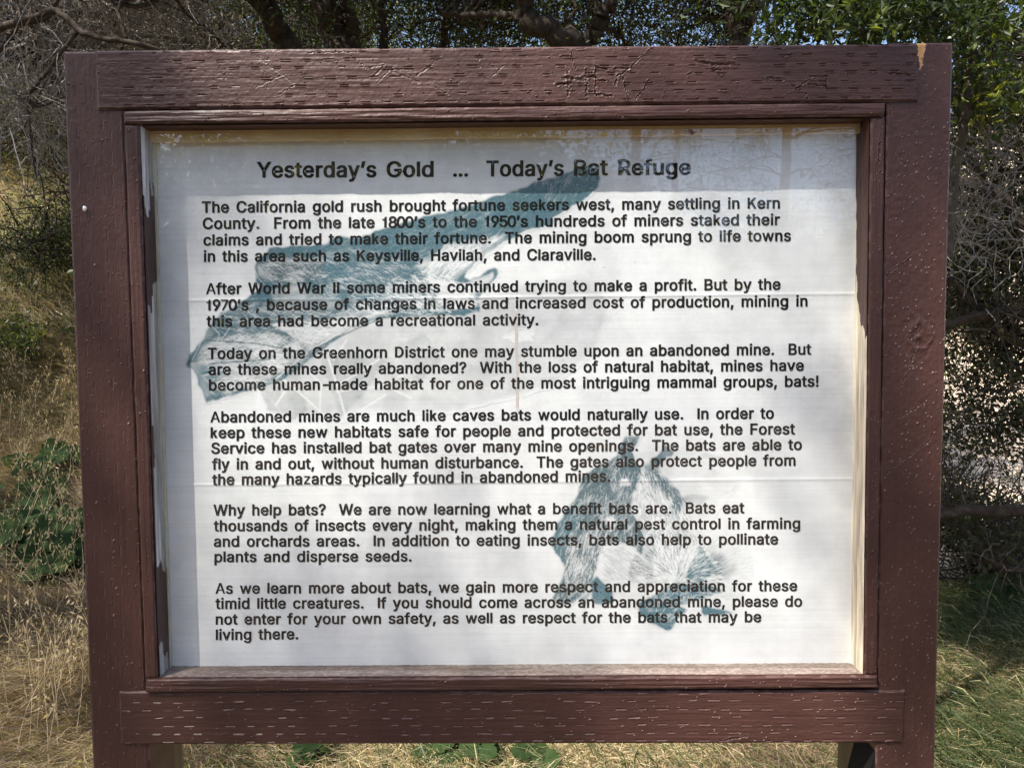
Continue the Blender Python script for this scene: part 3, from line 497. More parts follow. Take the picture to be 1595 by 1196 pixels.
[83,878,[41,298,54,207,72,732,73,151,78,792,81,662,95,847,101,101,106,600,123,897,139,57,149,547,161,941,185,20,205,504,206,977,230,298,239,-9,240,240,250,214,256,738,258,762,258,1006,259,713,265,191,265,784,266,693,273,469,277,805,279,676,285,172,294,823,298,660,300,-30,309,156,315,839,317,1026,319,645,337,143,341,853,345,633,352,442,367,-43,369,134,371,863,372,622,379,1039,399,613,403,128,405,870,425,605,440,-47,440,126,442,872,446,1043,473,409,480,128,494,868,508,398,514,1039,516,-43,517,135,527,577,539,855,540,387,551,146,558,569,569,375,576,1026,577,835,580,160,586,-29,590,558,594,362,605,178,606,809,614,348,624,199,624,545,624,778,630,333,634,1005,638,221,640,713,641,316,647,246,647,297,648,-6,650,274,658,530,685,976,691,512,702,25,723,491,729,941,748,63,753,466,765,899,779,436,785,109,793,852,801,403,810,800,811,159,819,364,821,713,827,214,829,320,832,272],[46,59,54,36,59,46,36,68,59,22,68,36,22,81,68,15,81,22,15,90,81,12,90,15,12,94,90,12,97,94,9,97,12,9,100,97,6,49,9,49,53,9,53,100,9,57,100,53,6,44,49,63,100,57,6,39,44,69,100,63,6,35,39,69,102,100,4,35,6,4,31,35,75,102,69,4,28,31,79,102,75,4,25,28,79,105,102,2,25,4,2,21,25,83,105,79,2,20,21,2,23,20,5,23,2,5,26,23,5,29,26,5,32,29,8,32,5,8,37,32,8,40,37,8,45,40,8,47,45,8,50,47,8,62,50,11,62,8,11,66,62,11,72,66,11,78,72,14,78,11,14,89,78,14,91,89,14,93,91,27,93,14,27,96,93,41,96,27,41,98,96,55,98,41,55,101,98,58,101,55,58,104,101,64,104,58,67,104,64,73,104,67,73,107,104,76,107,73,80,107,76,84,107,80,84,108,107,86,108,84,1,16,0,1,18,16,88,108,86,85,108,88,85,106,108,82,106,85,1,19,18,77,106,82,77,103,106,1,24,19,3,24,1,74,103,77,3,30,24,70,103,74,3,34,30,65,103,70,65,99,103,3,38,34,7,38,3,61,99,65,7,43,38,56,99,61,7,48,43,52,99,56,7,52,48,7,99,52,7,95,99,10,95,7,10,92,95,13,92,10,13,87,92,17,87,13,17,71,87,33,71,17,33,60,71,42,60,33,42,51,60]],
[84,882,[33,858,33,1029,349,-29,349,858,534,-29,534,858,849,858,849,1029],[0,7,1,0,6,7,3,6,0,2,5,3,5,6,3,2,4,5]],
[87,1349,[-3,1027,182,1027,284,-27,340,51,347,392,356,137,359,342,367,189,371,292,378,241,382,241,390,292,393,189,402,342,404,136,415,392,419,51,473,-27,582,1027,629,960,649,842,650,628,665,764,669,699,681,694,684,771,697,628,699,846,719,960,767,1027,875,-27,928,51,933,392,944,137,946,342,955,189,958,292,966,241,970,241,978,292,982,190,990,342,993,137,1002,392,1009,51,1063,-27,1165,1027,1351,1027],[2,1,0,2,4,1,15,19,18,19,29,18,19,28,29,28,32,29,43,47,46,43,45,47,15,20,19,27,32,28,25,32,27,15,22,20,23,24,25,24,32,25,15,23,22,23,24,22,15,21,23,26,32,24,30,32,26,15,17,21,30,34,32,13,17,15,2,6,4,41,45,43,30,36,34,11,17,13,2,8,6,39,45,41,9,10,11,10,17,11,30,37,36,37,38,36,37,38,39,38,45,39,2,9,8,9,10,8,40,45,38,2,7,9,30,35,37,12,17,10,42,45,40,30,33,35,2,5,7,14,17,12,44,45,42,30,31,33,2,3,5,16,17,14,2,16,3,2,17,16,30,44,31,30,45,44]],
[89,928,[-21,1029,196,1029,371,-29,371,401,396,424,403,692,424,657,431,511,444,622,449,553,463,588,467,589,481,551,486,623,500,510,505,658,526,692,534,424,556,-29,556,401,732,1029,948,1029],[3,1,0,3,5,1,16,21,20,16,19,21,3,6,5,15,19,16,13,19,15,3,8,6,11,19,13,3,10,8,9,12,11,12,19,11,3,9,10,9,12,10,3,7,9,14,19,12,3,4,7,17,19,14,3,17,4,3,19,17,2,19,3,2,18,19]],
[97,765,[30,212,33,257,34,161,39,554,43,297,47,114,60,332,69,71,75,629,82,361,98,35,102,669,108,385,133,6,135,703,138,405,170,421,172,729,173,-17,204,433,210,206,211,751,212,188,212,226,212,503,216,173,217,242,218,-33,224,160,226,254,231,542,235,148,238,265,240,443,241,556,249,138,253,571,253,766,254,275,265,-43,266,130,267,584,274,284,275,450,284,596,286,124,295,777,298,291,305,606,309,120,311,456,314,-46,322,297,328,614,335,119,338,783,346,461,349,301,354,619,358,-44,363,303,373,121,379,305,381,785,385,621,389,467,397,307,398,-37,406,129,411,784,413,619,418,310,425,471,434,-25,434,141,438,614,439,313,443,780,455,475,457,158,458,606,460,317,465,-10,475,596,476,774,477,176,479,478,481,320,488,584,492,198,493,7,496,483,498,569,500,325,503,222,506,487,506,551,509,490,510,246,510,530,511,493,511,765,512,272,512,311,512,503,512,504,514,-29,514,73,516,27,518,329,535,48,535,335,545,751,550,68,551,343,553,73,578,733,609,709,636,679,660,643,678,600,688,550,691,-29,691,495],[55,69,63,55,77,69,46,77,55,46,84,77,37,84,46,37,101,84,21,101,37,21,112,101,21,116,112,17,116,21,17,117,116,14,117,17,14,118,117,11,118,14,11,119,118,8,119,11,8,64,119,64,70,119,70,120,119,3,53,8,53,58,8,58,64,8,75,120,70,3,48,53,80,120,75,3,44,48,83,120,80,83,121,120,88,121,83,3,41,44,3,36,41,92,121,88,3,34,36,96,121,92,3,30,34,24,30,3,99,121,96,99,123,121,105,123,99,104,123,105,100,123,104,100,122,123,97,122,100,95,122,97,91,114,95,114,122,95,86,114,91,78,114,86,72,114,78,65,114,72,56,114,65,50,114,56,43,114,50,33,114,43,19,114,33,16,114,19,15,114,16,12,114,15,9,114,12,6,114,9,6,111,114,103,122,114,6,109,111,4,109,6,4,93,109,4,87,93,4,81,87,4,76,81,4,71,76,102,122,103,4,66,71,4,62,66,4,60,62,4,57,60,4,52,57,1,52,4,1,47,52,1,42,47,1,38,42,1,32,38,98,122,102,1,29,32,0,29,1,0,26,29,94,122,98,0,23,26,0,20,23,89,122,94,2,20,0,2,22,20,85,122,89,2,25,22,79,122,85,2,28,25,5,28,2,5,31,28,74,115,79,115,122,79,5,35,31,68,115,74,5,40,35,5,45,40,61,115,68,5,49,45,54,115,61,5,54,49,5,115,54,7,107,5,107,115,5,7,90,107,90,106,107,113,122,115,10,90,7,110,122,113,108,122,110,13,90,10,90,122,108,13,82,90,106,122,90,18,82,13,18,73,82,27,73,18,27,67,73,39,67,27,39,59,67,51,59,39]],
[98,834,[74,-29,74,1029,216,86,216,657,218,82,219,660,232,63,232,678,248,42,248,699,250,-29,250,86,251,372,253,657,253,1029,254,322,254,422,261,277,261,466,268,720,269,20,273,237,273,506,290,202,290,540,293,741,295,0,310,567,311,174,324,759,326,-19,334,589,335,151,360,774,362,-34,362,606,364,135,395,615,396,125,403,782,404,-43,433,122,433,619,451,-46,451,785,471,125,471,615,503,135,504,605,515,780,516,-40,531,152,532,588,556,176,557,565,576,762,577,-22,577,205,577,537,593,240,594,503,605,280,606,463,613,324,613,420,615,372,631,734,632,7,680,694,681,47,721,96,721,645,754,154,754,588,778,220,778,522,792,292,792,450,797,371],[0,14,1,0,3,14,3,5,14,5,7,14,7,9,14,9,13,14,39,49,44,33,49,39,33,55,49,29,55,33,29,66,55,25,66,29,19,66,25,19,68,66,9,68,19,13,68,9,13,71,68,0,13,3,0,22,13,22,24,13,24,27,13,27,31,13,31,35,13,35,37,13,37,71,13,37,42,71,42,46,71,46,73,71,48,73,46,52,73,48,54,73,52,54,75,73,58,75,54,60,75,58,60,77,75,0,18,22,62,77,60,0,16,18,64,77,62,64,78,77,0,12,16,65,78,64,0,15,12,63,78,65,63,76,78,61,76,63,0,17,15,61,74,76,59,74,61,0,21,17,57,74,59,0,23,21,57,72,74,53,72,57,0,28,23,51,72,53,0,2,28,2,32,28,51,70,72,47,70,51,2,36,32,45,70,47,2,38,36,41,70,45,2,41,38,2,70,41,2,11,70,11,69,70,0,4,2,10,20,11,20,69,11,0,6,4,0,8,6,20,67,69,0,20,8,0,10,20,26,67,20,26,56,67,30,56,26,34,56,30,34,50,56,40,50,34,40,43,50]],
[99,778,[38,368,43,291,43,447,58,219,58,519,84,154,84,585,119,96,119,643,162,47,162,693,214,7,214,732,219,368,221,323,221,414,229,281,229,457,241,242,241,497,257,207,257,532,273,-22,273,762,278,177,278,562,303,153,303,586,333,135,333,604,337,-40,337,779,367,125,367,615,407,-46,407,785,408,121,408,619,429,122,429,618,446,783,447,-44,449,125,449,615,467,610,468,129,483,778,484,-39,484,604,485,136,499,596,500,144,513,587,514,153,519,770,521,-30,525,577,527,164,537,565,538,177,546,552,548,190,554,758,555,538,556,-17,557,205,562,523,564,221,576,479,578,265,586,742,588,-1,616,724,619,18,644,702,647,40,670,678,672,65,692,650,695,93,711,620,714,124,727,587,730,158,749,524,752,222],[31,40,35,31,46,40,23,46,31,23,54,46,23,62,54,12,62,23,12,70,62,12,72,70,10,72,12,10,74,72,10,76,74,8,76,10,8,78,76,8,80,78,6,33,8,33,37,8,37,80,8,37,39,80,39,82,80,43,82,39,44,82,43,6,29,33,48,82,44,50,82,48,6,27,29,52,82,50,52,84,82,56,84,52,6,25,27,4,25,6,58,84,56,60,84,58,4,21,25,63,84,60,66,84,63,4,19,21,66,68,84,2,19,4,2,17,19,2,15,17,0,15,2,0,13,15,0,14,13,1,14,0,1,16,14,3,16,1,3,18,16,67,85,69,3,20,18,67,83,85,65,83,67,5,20,3,5,24,20,61,83,65,59,83,61,5,26,24,57,83,59,53,83,57,53,81,83,7,26,5,51,81,53,7,28,26,49,81,51,45,81,49,7,32,28,42,81,45,38,81,42,7,36,32,38,79,81,36,79,38,7,79,36,9,79,7,9,77,79,9,75,77,11,75,9,11,73,75,11,71,73,22,71,11,22,64,71,22,55,64,30,55,22,30,47,55,30,41,47,34,41,30]],
[100,834,[38,371,42,292,42,450,57,220,57,522,81,154,81,588,113,96,114,645,154,47,155,694,203,7,204,734,219,372,221,324,221,420,229,280,229,463,241,240,241,503,257,537,258,-22,258,205,259,762,278,176,278,565,302,588,303,152,319,-40,319,780,330,605,332,135,363,615,364,125,383,-46,384,785,402,122,402,619,431,-43,432,782,439,125,440,615,471,135,472,606,473,-34,474,774,499,151,500,589,509,-19,511,759,524,174,525,567,540,0,541,741,544,202,545,540,561,237,561,506,565,20,566,721,573,277,573,467,581,322,581,422,581,657,581,1029,583,372,585,-29,585,86,586,42,587,699,603,63,603,678,617,83,617,660,618,657,619,86,760,-29,760,1029],[64,70,65,70,78,65,70,72,78,72,74,78,74,75,78,75,77,78,29,39,35,29,45,39,23,45,29,23,49,45,12,49,23,12,53,49,12,59,53,10,59,12,10,70,59,10,64,70,8,64,10,8,75,64,8,41,75,41,43,75,43,47,75,47,51,75,51,55,75,55,57,75,57,77,75,6,32,8,32,37,8,37,41,8,6,30,32,6,26,30,6,25,26,4,25,6,4,20,25,4,19,20,2,19,4,61,77,57,2,17,19,63,77,61,2,15,17,0,15,2,66,77,63,0,13,15,62,77,66,0,14,13,1,14,0,1,16,14,60,77,62,3,16,1,3,18,16,56,77,60,3,22,18,54,77,56,5,22,3,5,24,22,50,77,54,5,27,24,46,76,50,76,77,50,7,27,5,7,31,27,42,76,46,7,33,31,40,76,42,7,36,33,36,76,40,7,76,36,9,68,7,68,76,7,9,58,68,58,67,68,73,77,76,71,77,73,69,77,71,11,58,9,58,77,69,11,52,58,67,77,58,21,52,11,21,48,52,21,44,48,28,44,21,28,38,44,34,38,28]],
[101,794,[38,367,40,309,40,426,49,254,49,481,62,533,63,202,82,582,83,154,107,627,108,110,117,303,117,464,136,667,139,70,171,702,174,36,210,731,214,7,218,350,218,414,220,312,220,442,224,468,225,279,231,493,233,249,241,517,244,222,253,539,254,755,257,198,259,-16,268,559,273,178,285,576,291,161,300,772,304,592,308,-33,312,146,325,604,335,135,349,612,350,782,360,127,361,-42,375,618,387,122,403,619,403,785,417,-46,418,120,432,618,436,784,437,121,456,123,457,-44,457,613,469,780,473,127,479,604,489,131,495,-39,499,593,501,773,503,138,517,145,517,578,529,154,532,-31,532,763,533,560,540,164,546,540,550,175,558,516,559,188,564,750,566,-19,566,202,567,490,574,462,578,431,581,344,583,242,593,734,599,-4,621,714,628,14,648,691,655,34,673,665,680,57,694,635,702,82,713,601,720,110,730,564,735,139,743,524,752,480,756,199,757,432,759,303,759,382,762,464],[44,54,50,44,59,54,37,59,44,37,65,59,37,71,65,30,71,37,30,78,71,17,78,30,17,86,78,17,88,86,15,88,17,15,90,88,13,90,15,13,92,90,9,92,13,9,94,92,9,49,94,49,96,94,7,47,9,47,49,9,53,96,49,58,96,53,7,43,47,61,96,58,7,41,43,64,96,61,7,38,41,64,98,96,68,98,64,7,35,38,5,35,7,72,98,68,5,33,35,72,100,98,74,100,72,5,29,33,76,100,74,5,27,29,4,27,5,76,101,100,4,25,27,81,101,76,4,23,25,82,101,81,2,12,4,12,23,4,82,103,101,12,22,23,2,11,12,22,82,12,82,106,12,82,83,106,83,84,106,22,103,82,20,103,22,20,105,103,0,11,2,19,105,20,19,104,105,1,11,0,21,104,19,24,104,21,3,11,1,3,24,11,24,104,11,3,26,24,6,26,3,6,28,26,80,102,85,6,31,28,8,31,6,77,102,80,77,99,102,8,34,31,75,99,77,8,36,34,73,99,75,69,99,73,8,40,36,67,99,69,10,40,8,10,42,40,66,99,67,66,97,99,62,97,66,10,45,42,60,97,62,10,48,45,56,97,60,55,97,56,10,52,48,52,97,55,10,97,52,14,97,10,14,95,97,14,93,95,16,93,14,16,91,93,18,91,16,18,89,91,18,87,89,32,87,18,32,79,87,39,79,32,39,70,79,39,63,70,46,63,39,46,57,63,51,57,46]],
[102,499,[-16,614,-16,774,130,-29,130,850,138,915,164,971,204,1015,254,1046,307,-29,307,821,310,1064,312,861,325,884,346,897,368,1070,384,903,402,902,409,1069,417,900,428,897,442,1064,466,885,469,1057,477,614,477,774,512,1042],[10,17,14,10,20,17,7,20,10,7,22,20,7,25,22,6,25,7,6,21,25,5,19,6,19,21,6,4,16,5,16,18,5,18,19,5,3,13,4,13,15,4,15,16,4,3,12,13,3,11,12,3,9,11,2,9,3,2,8,9,0,24,1,0,23,24]],
[103,836,[38,376,42,298,42,453,57,227,57,525,59,-125,81,589,82,164,92,-181,115,-211,115,646,116,109,142,-239,156,694,157,63,174,-264,205,734,206,27,208,-41,212,-285,219,379,221,332,221,424,229,290,229,466,234,-78,241,252,241,505,246,-93,253,-302,257,538,258,221,260,-109,260,762,261,1,275,-123,278,194,278,566,293,-135,300,-315,303,174,303,589,315,-146,320,-15,320,780,331,158,331,605,340,-155,351,-323,364,149,364,615,370,-160,383,-20,385,785,403,146,403,619,406,-162,407,-325,430,-18,433,782,441,149,441,615,458,-157,469,-322,472,-10,473,606,474,158,475,774,501,-145,501,590,502,172,509,4,511,759,526,192,526,568,527,-312,536,-124,539,21,542,741,546,218,546,541,561,-97,562,249,563,508,564,41,568,721,575,287,575,469,577,-60,582,-295,582,330,582,426,583,-10,583,105,585,62,585,379,586,656,586,775,589,699,602,82,605,678,616,101,618,105,619,659,621,656,633,-269,677,-236,713,-193,740,-142,757,-83,762,-19,762,775],[44,59,53,44,67,59,33,67,44,96,98,97,98,111,97,98,100,111,100,103,111,103,104,111,104,110,111,33,72,67,16,72,33,16,78,72,16,85,78,13,85,16,13,98,85,13,96,98,10,96,13,10,104,96,10,61,104,61,65,104,65,69,104,69,74,104,74,80,104,80,83,104,83,110,104,6,50,10,50,55,10,55,61,10,6,46,50,6,41,46,4,41,6,4,37,41,4,30,37,4,27,30,2,27,4,87,110,83,2,24,27,91,110,87,2,22,24,0,22,2,95,110,91,0,20,22,90,110,95,0,21,20,1,21,0,1,23,21,86,110,90,3,23,1,3,26,23,82,110,86,3,31,26,79,110,82,7,31,3,7,36,31,73,110,79,7,40,36,70,102,73,102,110,73,7,45,40,66,102,70,11,45,7,11,49,45,60,102,66,11,54,49,54,102,60,11,102,54,14,93,11,93,102,11,14,84,93,84,92,93,101,110,102,99,110,101,94,110,99,17,84,14,84,110,94,17,77,84,92,110,84,34,77,17,34,71,77,34,64,71,43,64,34,43,58,64,88,110,92,52,58,43,88,109,110,5,25,18,81,109,88,5,28,25,81,108,109,5,32,28,76,108,81,5,35,32,5,38,35,68,108,76,8,38,5,8,42,38,68,107,108,62,107,68,8,47,42,8,51,47,56,107,62,8,56,51,8,107,56,9,107,8,9,106,107,12,106,9,12,105,106,15,105,12,19,105,15,19,89,105,29,89,19,29,75,89,39,75,29,39,63,75,48,63,39,48,57,63]],
[104,806,[74,-29,74,1029,155,536,218,670,253,-29,253,444,253,536,253,1029,259,499,274,541,281,736,299,574,330,598,359,773,369,612,412,617,447,785,472,607,514,578,525,777,542,530,552,-29,552,460,595,751,653,706,696,644,723,566,732,-29,732,474],[0,2,1,2,7,1,2,3,7,3,6,7,13,19,16,13,23,19,10,23,13,10,24,23,3,24,10,3,25,24,6,11,3,11,12,3,12,14,3,14,15,3,15,25,3,15,26,25,17,26,15,18,26,17,20,26,18,6,9,11,20,28,26,6,8,9,0,6,2,0,8,6,22,28,20,0,5,8,22,27,28,21,27,22,0,4,5]],
[105,328,[51,950,55,921,55,979,67,895,67,1005,74,-29,74,775,85,872,85,1028,109,855,109,1045,135,844,135,1056,164,841,164,1059,194,844,194,1056,221,855,221,1045,244,872,244,1028,253,-29,253,775,263,895,263,1005,274,921,274,979,278,950],[5,22,6,5,21,22,12,16,14,12,18,16,10,18,12,10,20,18,8,20,10,8,24,20,4,24,8,2,24,4,2,26,24,0,26,2,0,27,26,1,27,0,1,25,27,3,25,1,3,23,25,7,23,3,7,19,23,9,19,7,9,17,19,11,17,9,11,15,17,13,15,11]],
[107,740,[70,0,255,0,255,1000,70,1000,255,232,255,452,455,730,680,730,299,453,448,460,705,0,480,0],[0,1,2,0,2,3,4,5,6,4,6,7,8,9,10,8,10,11]],
[108,300,[56,0,238,0,238,1000,56,1000],[0,1,2,0,2,3]],
[109,1199,[74,-29,74,775,171,551,196,629,215,666,238,699,250,551,250,775,253,-29,253,467,255,501,262,530,264,726,273,554,287,574,294,749,304,590,324,603,326,766,345,613,360,779,368,618,392,620,395,786,425,616,431,789,453,606,477,590,489,782,495,568,506,542,509,-29,509,509,541,763,574,550,585,731,598,626,617,662,620,689,640,694,645,640,669,722,670,550,689,-29,689,485,691,512,696,535,701,745,705,556,717,575,732,590,736,764,750,603,771,612,775,778,795,618,816,786,822,620,855,617,859,789,884,607,905,785,910,592,929,571,941,541,945,-29,945,497,949,775,991,757,1029,732,1062,699,1089,660,1109,613,1120,560,1124,-29,1124,502],[23,28,25,56,61,59,20,28,23,54,61,56,54,67,61,20,33,28,18,33,20,51,67,54,0,2,1,2,3,1,3,7,1,3,4,7,4,5,7,5,6,7,51,68,67,15,33,18,47,68,51,15,35,33,47,69,68,12,35,15,41,69,47,41,70,69,12,38,35,5,38,12,39,70,41,39,71,70,6,16,5,16,17,5,17,19,5,19,38,5,37,71,39,19,21,38,21,37,38,37,40,38,21,22,37,22,36,37,40,71,37,40,72,71,42,52,40,52,53,40,53,55,40,55,57,40,57,72,40,22,24,36,24,26,36,26,34,36,58,72,57,60,72,58,60,73,72,62,73,60,27,34,26,42,50,52,63,73,62,6,14,16,42,49,50,29,34,27,42,48,49,6,13,14,64,73,63,30,34,29,64,75,73,42,46,48,6,11,13,0,6,2,0,11,6,30,42,34,30,46,42,32,46,30,66,75,64,32,45,46,0,10,11,32,44,45,31,44,32,66,74,75,0,9,10,65,74,66,31,43,44,0,8,9]],
[110,805,[74,-29,74,775,155,536,218,670,249,775,250,536,253,-29,253,444,259,499,274,541,281,736,299,574,330,598,359,773,369,612,412,617,447,785,472,607,514,578,525,777,542,530,552,-29,552,460,594,751,652,706,696,644,723,566,732,-29,732,474],[13,19,16,13,23,19,0,2,1,2,4,1,2,3,4,3,5,4,10,23,13,10,24,23,3,24,10,3,25,24,5,11,3,11,12,3,12,14,3,14,15,3,15,25,3,15,26,25,17,26,15,18,26,17,20,26,18,5,9,11,20,28,26,5,8,9,0,5,2,0,8,5,22,28,20,0,7,8,22,27,28,21,27,22,0,6,7]],
[111,816,[38,368,43,291,43,447,58,219,58,519,84,154,84,585,119,96,119,643,162,47,162,693,214,7,214,732,219,368,221,323,221,414,229,281,229,457,241,242,241,497,257,207,257,532,273,-22,273,762,278,177,278,562,303,153,303,586,333,135,333,604,337,-40,337,779,367,125,367,615,407,-46,407,121,407,619,407,785,449,125,449,615,478,-40,478,780,484,135,484,604,513,153,513,586,538,562,539,177,543,-22,543,762,559,532,560,207,576,242,576,497,588,281,588,457,596,323,596,414,598,368,603,7,603,733,655,47,655,693,698,96,698,643,733,154,733,585,758,220,758,519,774,291,774,447,779,368],[31,41,37,31,49,41,23,49,31,23,60,49,12,60,23,12,62,60,10,62,12,10,64,62,8,64,10,6,33,8,33,36,8,36,64,8,36,39,64,39,66,64,6,29,33,43,66,39,6,27,29,45,66,43,6,25,27,46,66,45,4,25,6,46,68,66,4,21,25,50,68,46,4,19,21,53,68,50,2,19,4,53,70,68,2,17,19,55,70,53,2,15,17,57,70,55,0,15,2,57,71,70,0,13,15,58,71,57,0,14,13,56,71,58,56,69,71,1,14,0,1,16,14,54,69,56,54,67,69,3,16,1,3,18,16,52,67,54,51,67,52,3,20,18,51,65,67,5,20,3,47,65,51,5,24,20,44,65,47,5,26,24,44,63,65,7,26,5,42,63,44,7,28,26,38,63,42,7,32,28,35,63,38,7,35,32,7,63,35,7,61,63,9,61,7,11,61,9,11,59,61,22,59,11,22,48,59,30,48,22,30,40,48,34,40,30]],
[112,834,[74,-310,74,775,216,86,216,657,218,82,218,660,231,678,232,63,247,699,249,42,250,657,250,775,251,372,253,-310,253,86,254,322,254,422,261,277,261,466,268,721,270,20,273,237,273,506,290,202,290,540,293,741,296,0,310,567,311,174,324,759,326,-19,334,589,335,151,360,774,362,-34,362,606,364,135,395,615,396,125,403,782,404,-43,433,122,433,619,451,-46,451,785,471,125,471,615,503,135,504,605,515,780,516,-40,531,152,532,588,556,176,557,565,576,762,577,-22,577,205,577,537,593,240,594,503,605,280,606,463,613,324,613,420,615,372,631,734,632,7,680,694,681,47,721,96,721,645,754,154,754,588,778,220,778,522,792,292,792,450,797,371],[39,49,44,33,49,39,33,55,49,0,3,1,3,11,1,3,5,11,5,6,11,6,8,11,8,10,11,29,55,33,29,66,55,25,66,29,19,66,25,19,68,66,8,68,19,10,68,8,10,71,68,0,10,3,0,18,10,18,22,10,22,24,10,24,27,10,27,31,10,31,35,10,35,37,10,37,71,10,37,42,71,42,46,71,46,73,71,48,73,46,52,73,48,54,73,52,54,75,73,58,75,54,60,75,58,60,77,75,62,77,60,0,16,18,64,77,62,64,78,77,0,12,16,65,78,64,0,15,12,63,78,65,63,76,78,61,76,63,0,17,15,61,74,76,59,74,61,0,2,17,2,21,17,57,74,59,2,23,21,57,72,74,53,72,57,2,28,23,51,72,53,2,32,28,51,70,72,47,70,51,2,36,32,45,70,47,2,38,36,41,70,45,2,41,38,2,70,41,2,14,70,14,69,70,0,4,2,13,20,14,20,69,14,0,7,4,0,9,7,20,67,69,0,20,9,0,13,20,26,67,20,26,56,67,30,56,26,34,56,30,34,50,56,40,50,34,40,43,50]],
[114,509,[74,-29,74,775,209,660,219,682,247,717,249,660,249,775,253,-29,253,465,255,494,262,520,273,542,283,747,287,562,305,579,325,768,326,592,351,602,370,782,377,609,407,611,418,786,421,611,429,786,435,610,440,786,449,608,452,785,460,607,463,785,468,606,473,784,508,598,508,782],[18,23,21,18,25,23,18,27,25,18,29,27,18,31,29,18,33,31,18,32,33,15,32,18,0,2,1,2,6,1,2,3,6,3,4,6,4,5,6,12,32,15,4,32,12,5,32,4,0,5,2,0,10,5,10,11,5,11,13,5,13,14,5,14,16,5,16,17,5,17,19,5,19,20,5,20,22,5,22,24,5,24,26,5,26,28,5,28,30,5,30,32,5,0,9,10,0,8,9,0,7,8]],
[115,717,[33,208,53,133,62,538,67,585,69,482,73,92,81,629,88,431,99,55,104,669,121,388,131,24,134,704,165,353,168,-1,171,732,204,244,210,-21,214,755,220,326,224,185,240,161,243,544,245,527,247,565,252,513,256,-35,256,582,261,143,262,772,263,501,275,599,281,489,286,306,287,130,300,612,305,-43,309,477,313,782,319,122,331,621,345,467,356,119,358,-46,368,624,368,785,400,122,407,621,409,276,417,-42,420,782,435,132,436,612,440,267,458,598,459,440,463,147,463,257,467,774,472,-32,475,579,479,245,483,165,489,233,489,558,494,183,495,219,497,203,509,511,511,759,523,-14,524,420,549,740,568,10,579,393,582,715,606,39,610,686,623,358,633,653,638,75,652,617,655,315,662,116,674,265,676,161,676,548,681,210],[38,50,45,38,58,50,29,58,38,29,69,58,18,69,29,18,72,69,15,72,18,15,75,72,12,75,15,12,77,75,9,77,12,9,79,77,6,79,9,6,44,79,44,81,79,3,40,6,40,44,6,47,81,44,3,35,40,52,81,47,52,86,81,3,31,35,54,86,52,3,27,31,60,86,54,2,27,3,2,24,27,64,86,60,2,22,24,68,86,64,2,23,22,4,23,2,4,25,23,4,30,25,4,32,30,4,37,32,7,37,4,7,41,37,7,55,41,7,71,55,10,71,7,10,74,71,10,78,74,13,78,10,13,82,78,19,82,13,33,82,19,33,84,82,48,84,33,53,84,48,57,84,53,57,87,84,61,87,57,63,87,61,0,20,16,66,87,63,67,87,66,67,85,87,1,20,0,65,85,67,1,21,20,62,85,65,56,85,62,56,83,85,1,28,21,51,83,56,1,34,28,5,34,1,46,83,51,5,39,34,42,83,46,5,42,39,5,83,42,5,80,83,8,80,5,8,76,80,11,76,8,11,73,76,14,73,11,14,70,73,17,70,14,17,59,70,26,59,17,26,49,59,36,49,26,36,43,49]],
[116,447,[-15,615,-15,773,100,180,100,954,115,92,161,21,236,-22,275,194,275,954,279,158,289,140,304,130,329,-36,336,126,346,126,355,-35,361,128,377,130,381,-33,405,-29,418,137,428,615,428,773,451,-16],[2,8,3,2,7,8,0,22,1,0,21,22,2,9,7,4,9,2,4,10,9,4,11,10,17,23,20,4,13,11,16,23,17,14,23,16,13,23,14,4,23,13,5,23,4,6,23,5,6,19,23,12,19,6,12,18,19,12,15,18]],
[117,806,[77,272,77,772,81,210,92,153,112,103,139,60,173,25,213,-2,250,284,250,772,255,235,258,-21,268,196,289,166,306,-33,317,144,351,130,359,-37,394,125,417,-31,424,128,452,134,471,-16,477,145,499,160,518,179,521,11,534,203,545,231,553,263,555,301,555,772,559,-27,559,207,565,51,601,105,644,207,729,-27,729,772],[0,9,1,0,8,9,30,38,31,30,36,38,36,37,38,29,36,30,0,10,8,2,10,0,28,36,29,2,12,10,27,33,28,33,36,28,3,12,2,27,32,33,35,37,36,25,32,27,3,13,12,24,32,25,3,15,13,23,32,24,4,15,3,21,32,23,4,16,15,20,32,21,4,18,16,18,26,20,26,32,20,4,26,18,34,37,35,5,26,4,6,26,5,26,37,34,7,26,6,7,22,26,32,37,26,11,22,7,11,19,22,14,19,11,14,17,19]],
[118,765,[-9,775,186,775,299,-29,322,11,346,92,353,315,358,135,369,269,370,179,383,224,396,179,397,269,408,135,412,314,420,92,443,11,465,-29,579,775,773,775],[2,1,0,2,5,1,13,18,17,13,16,18,2,7,5,11,16,13,2,9,7,9,16,11,10,16,9,2,8,9,12,16,10,2,6,8,2,4,6,14,16,12,2,3,4,15,16,14,2,15,3,2,16,15]],
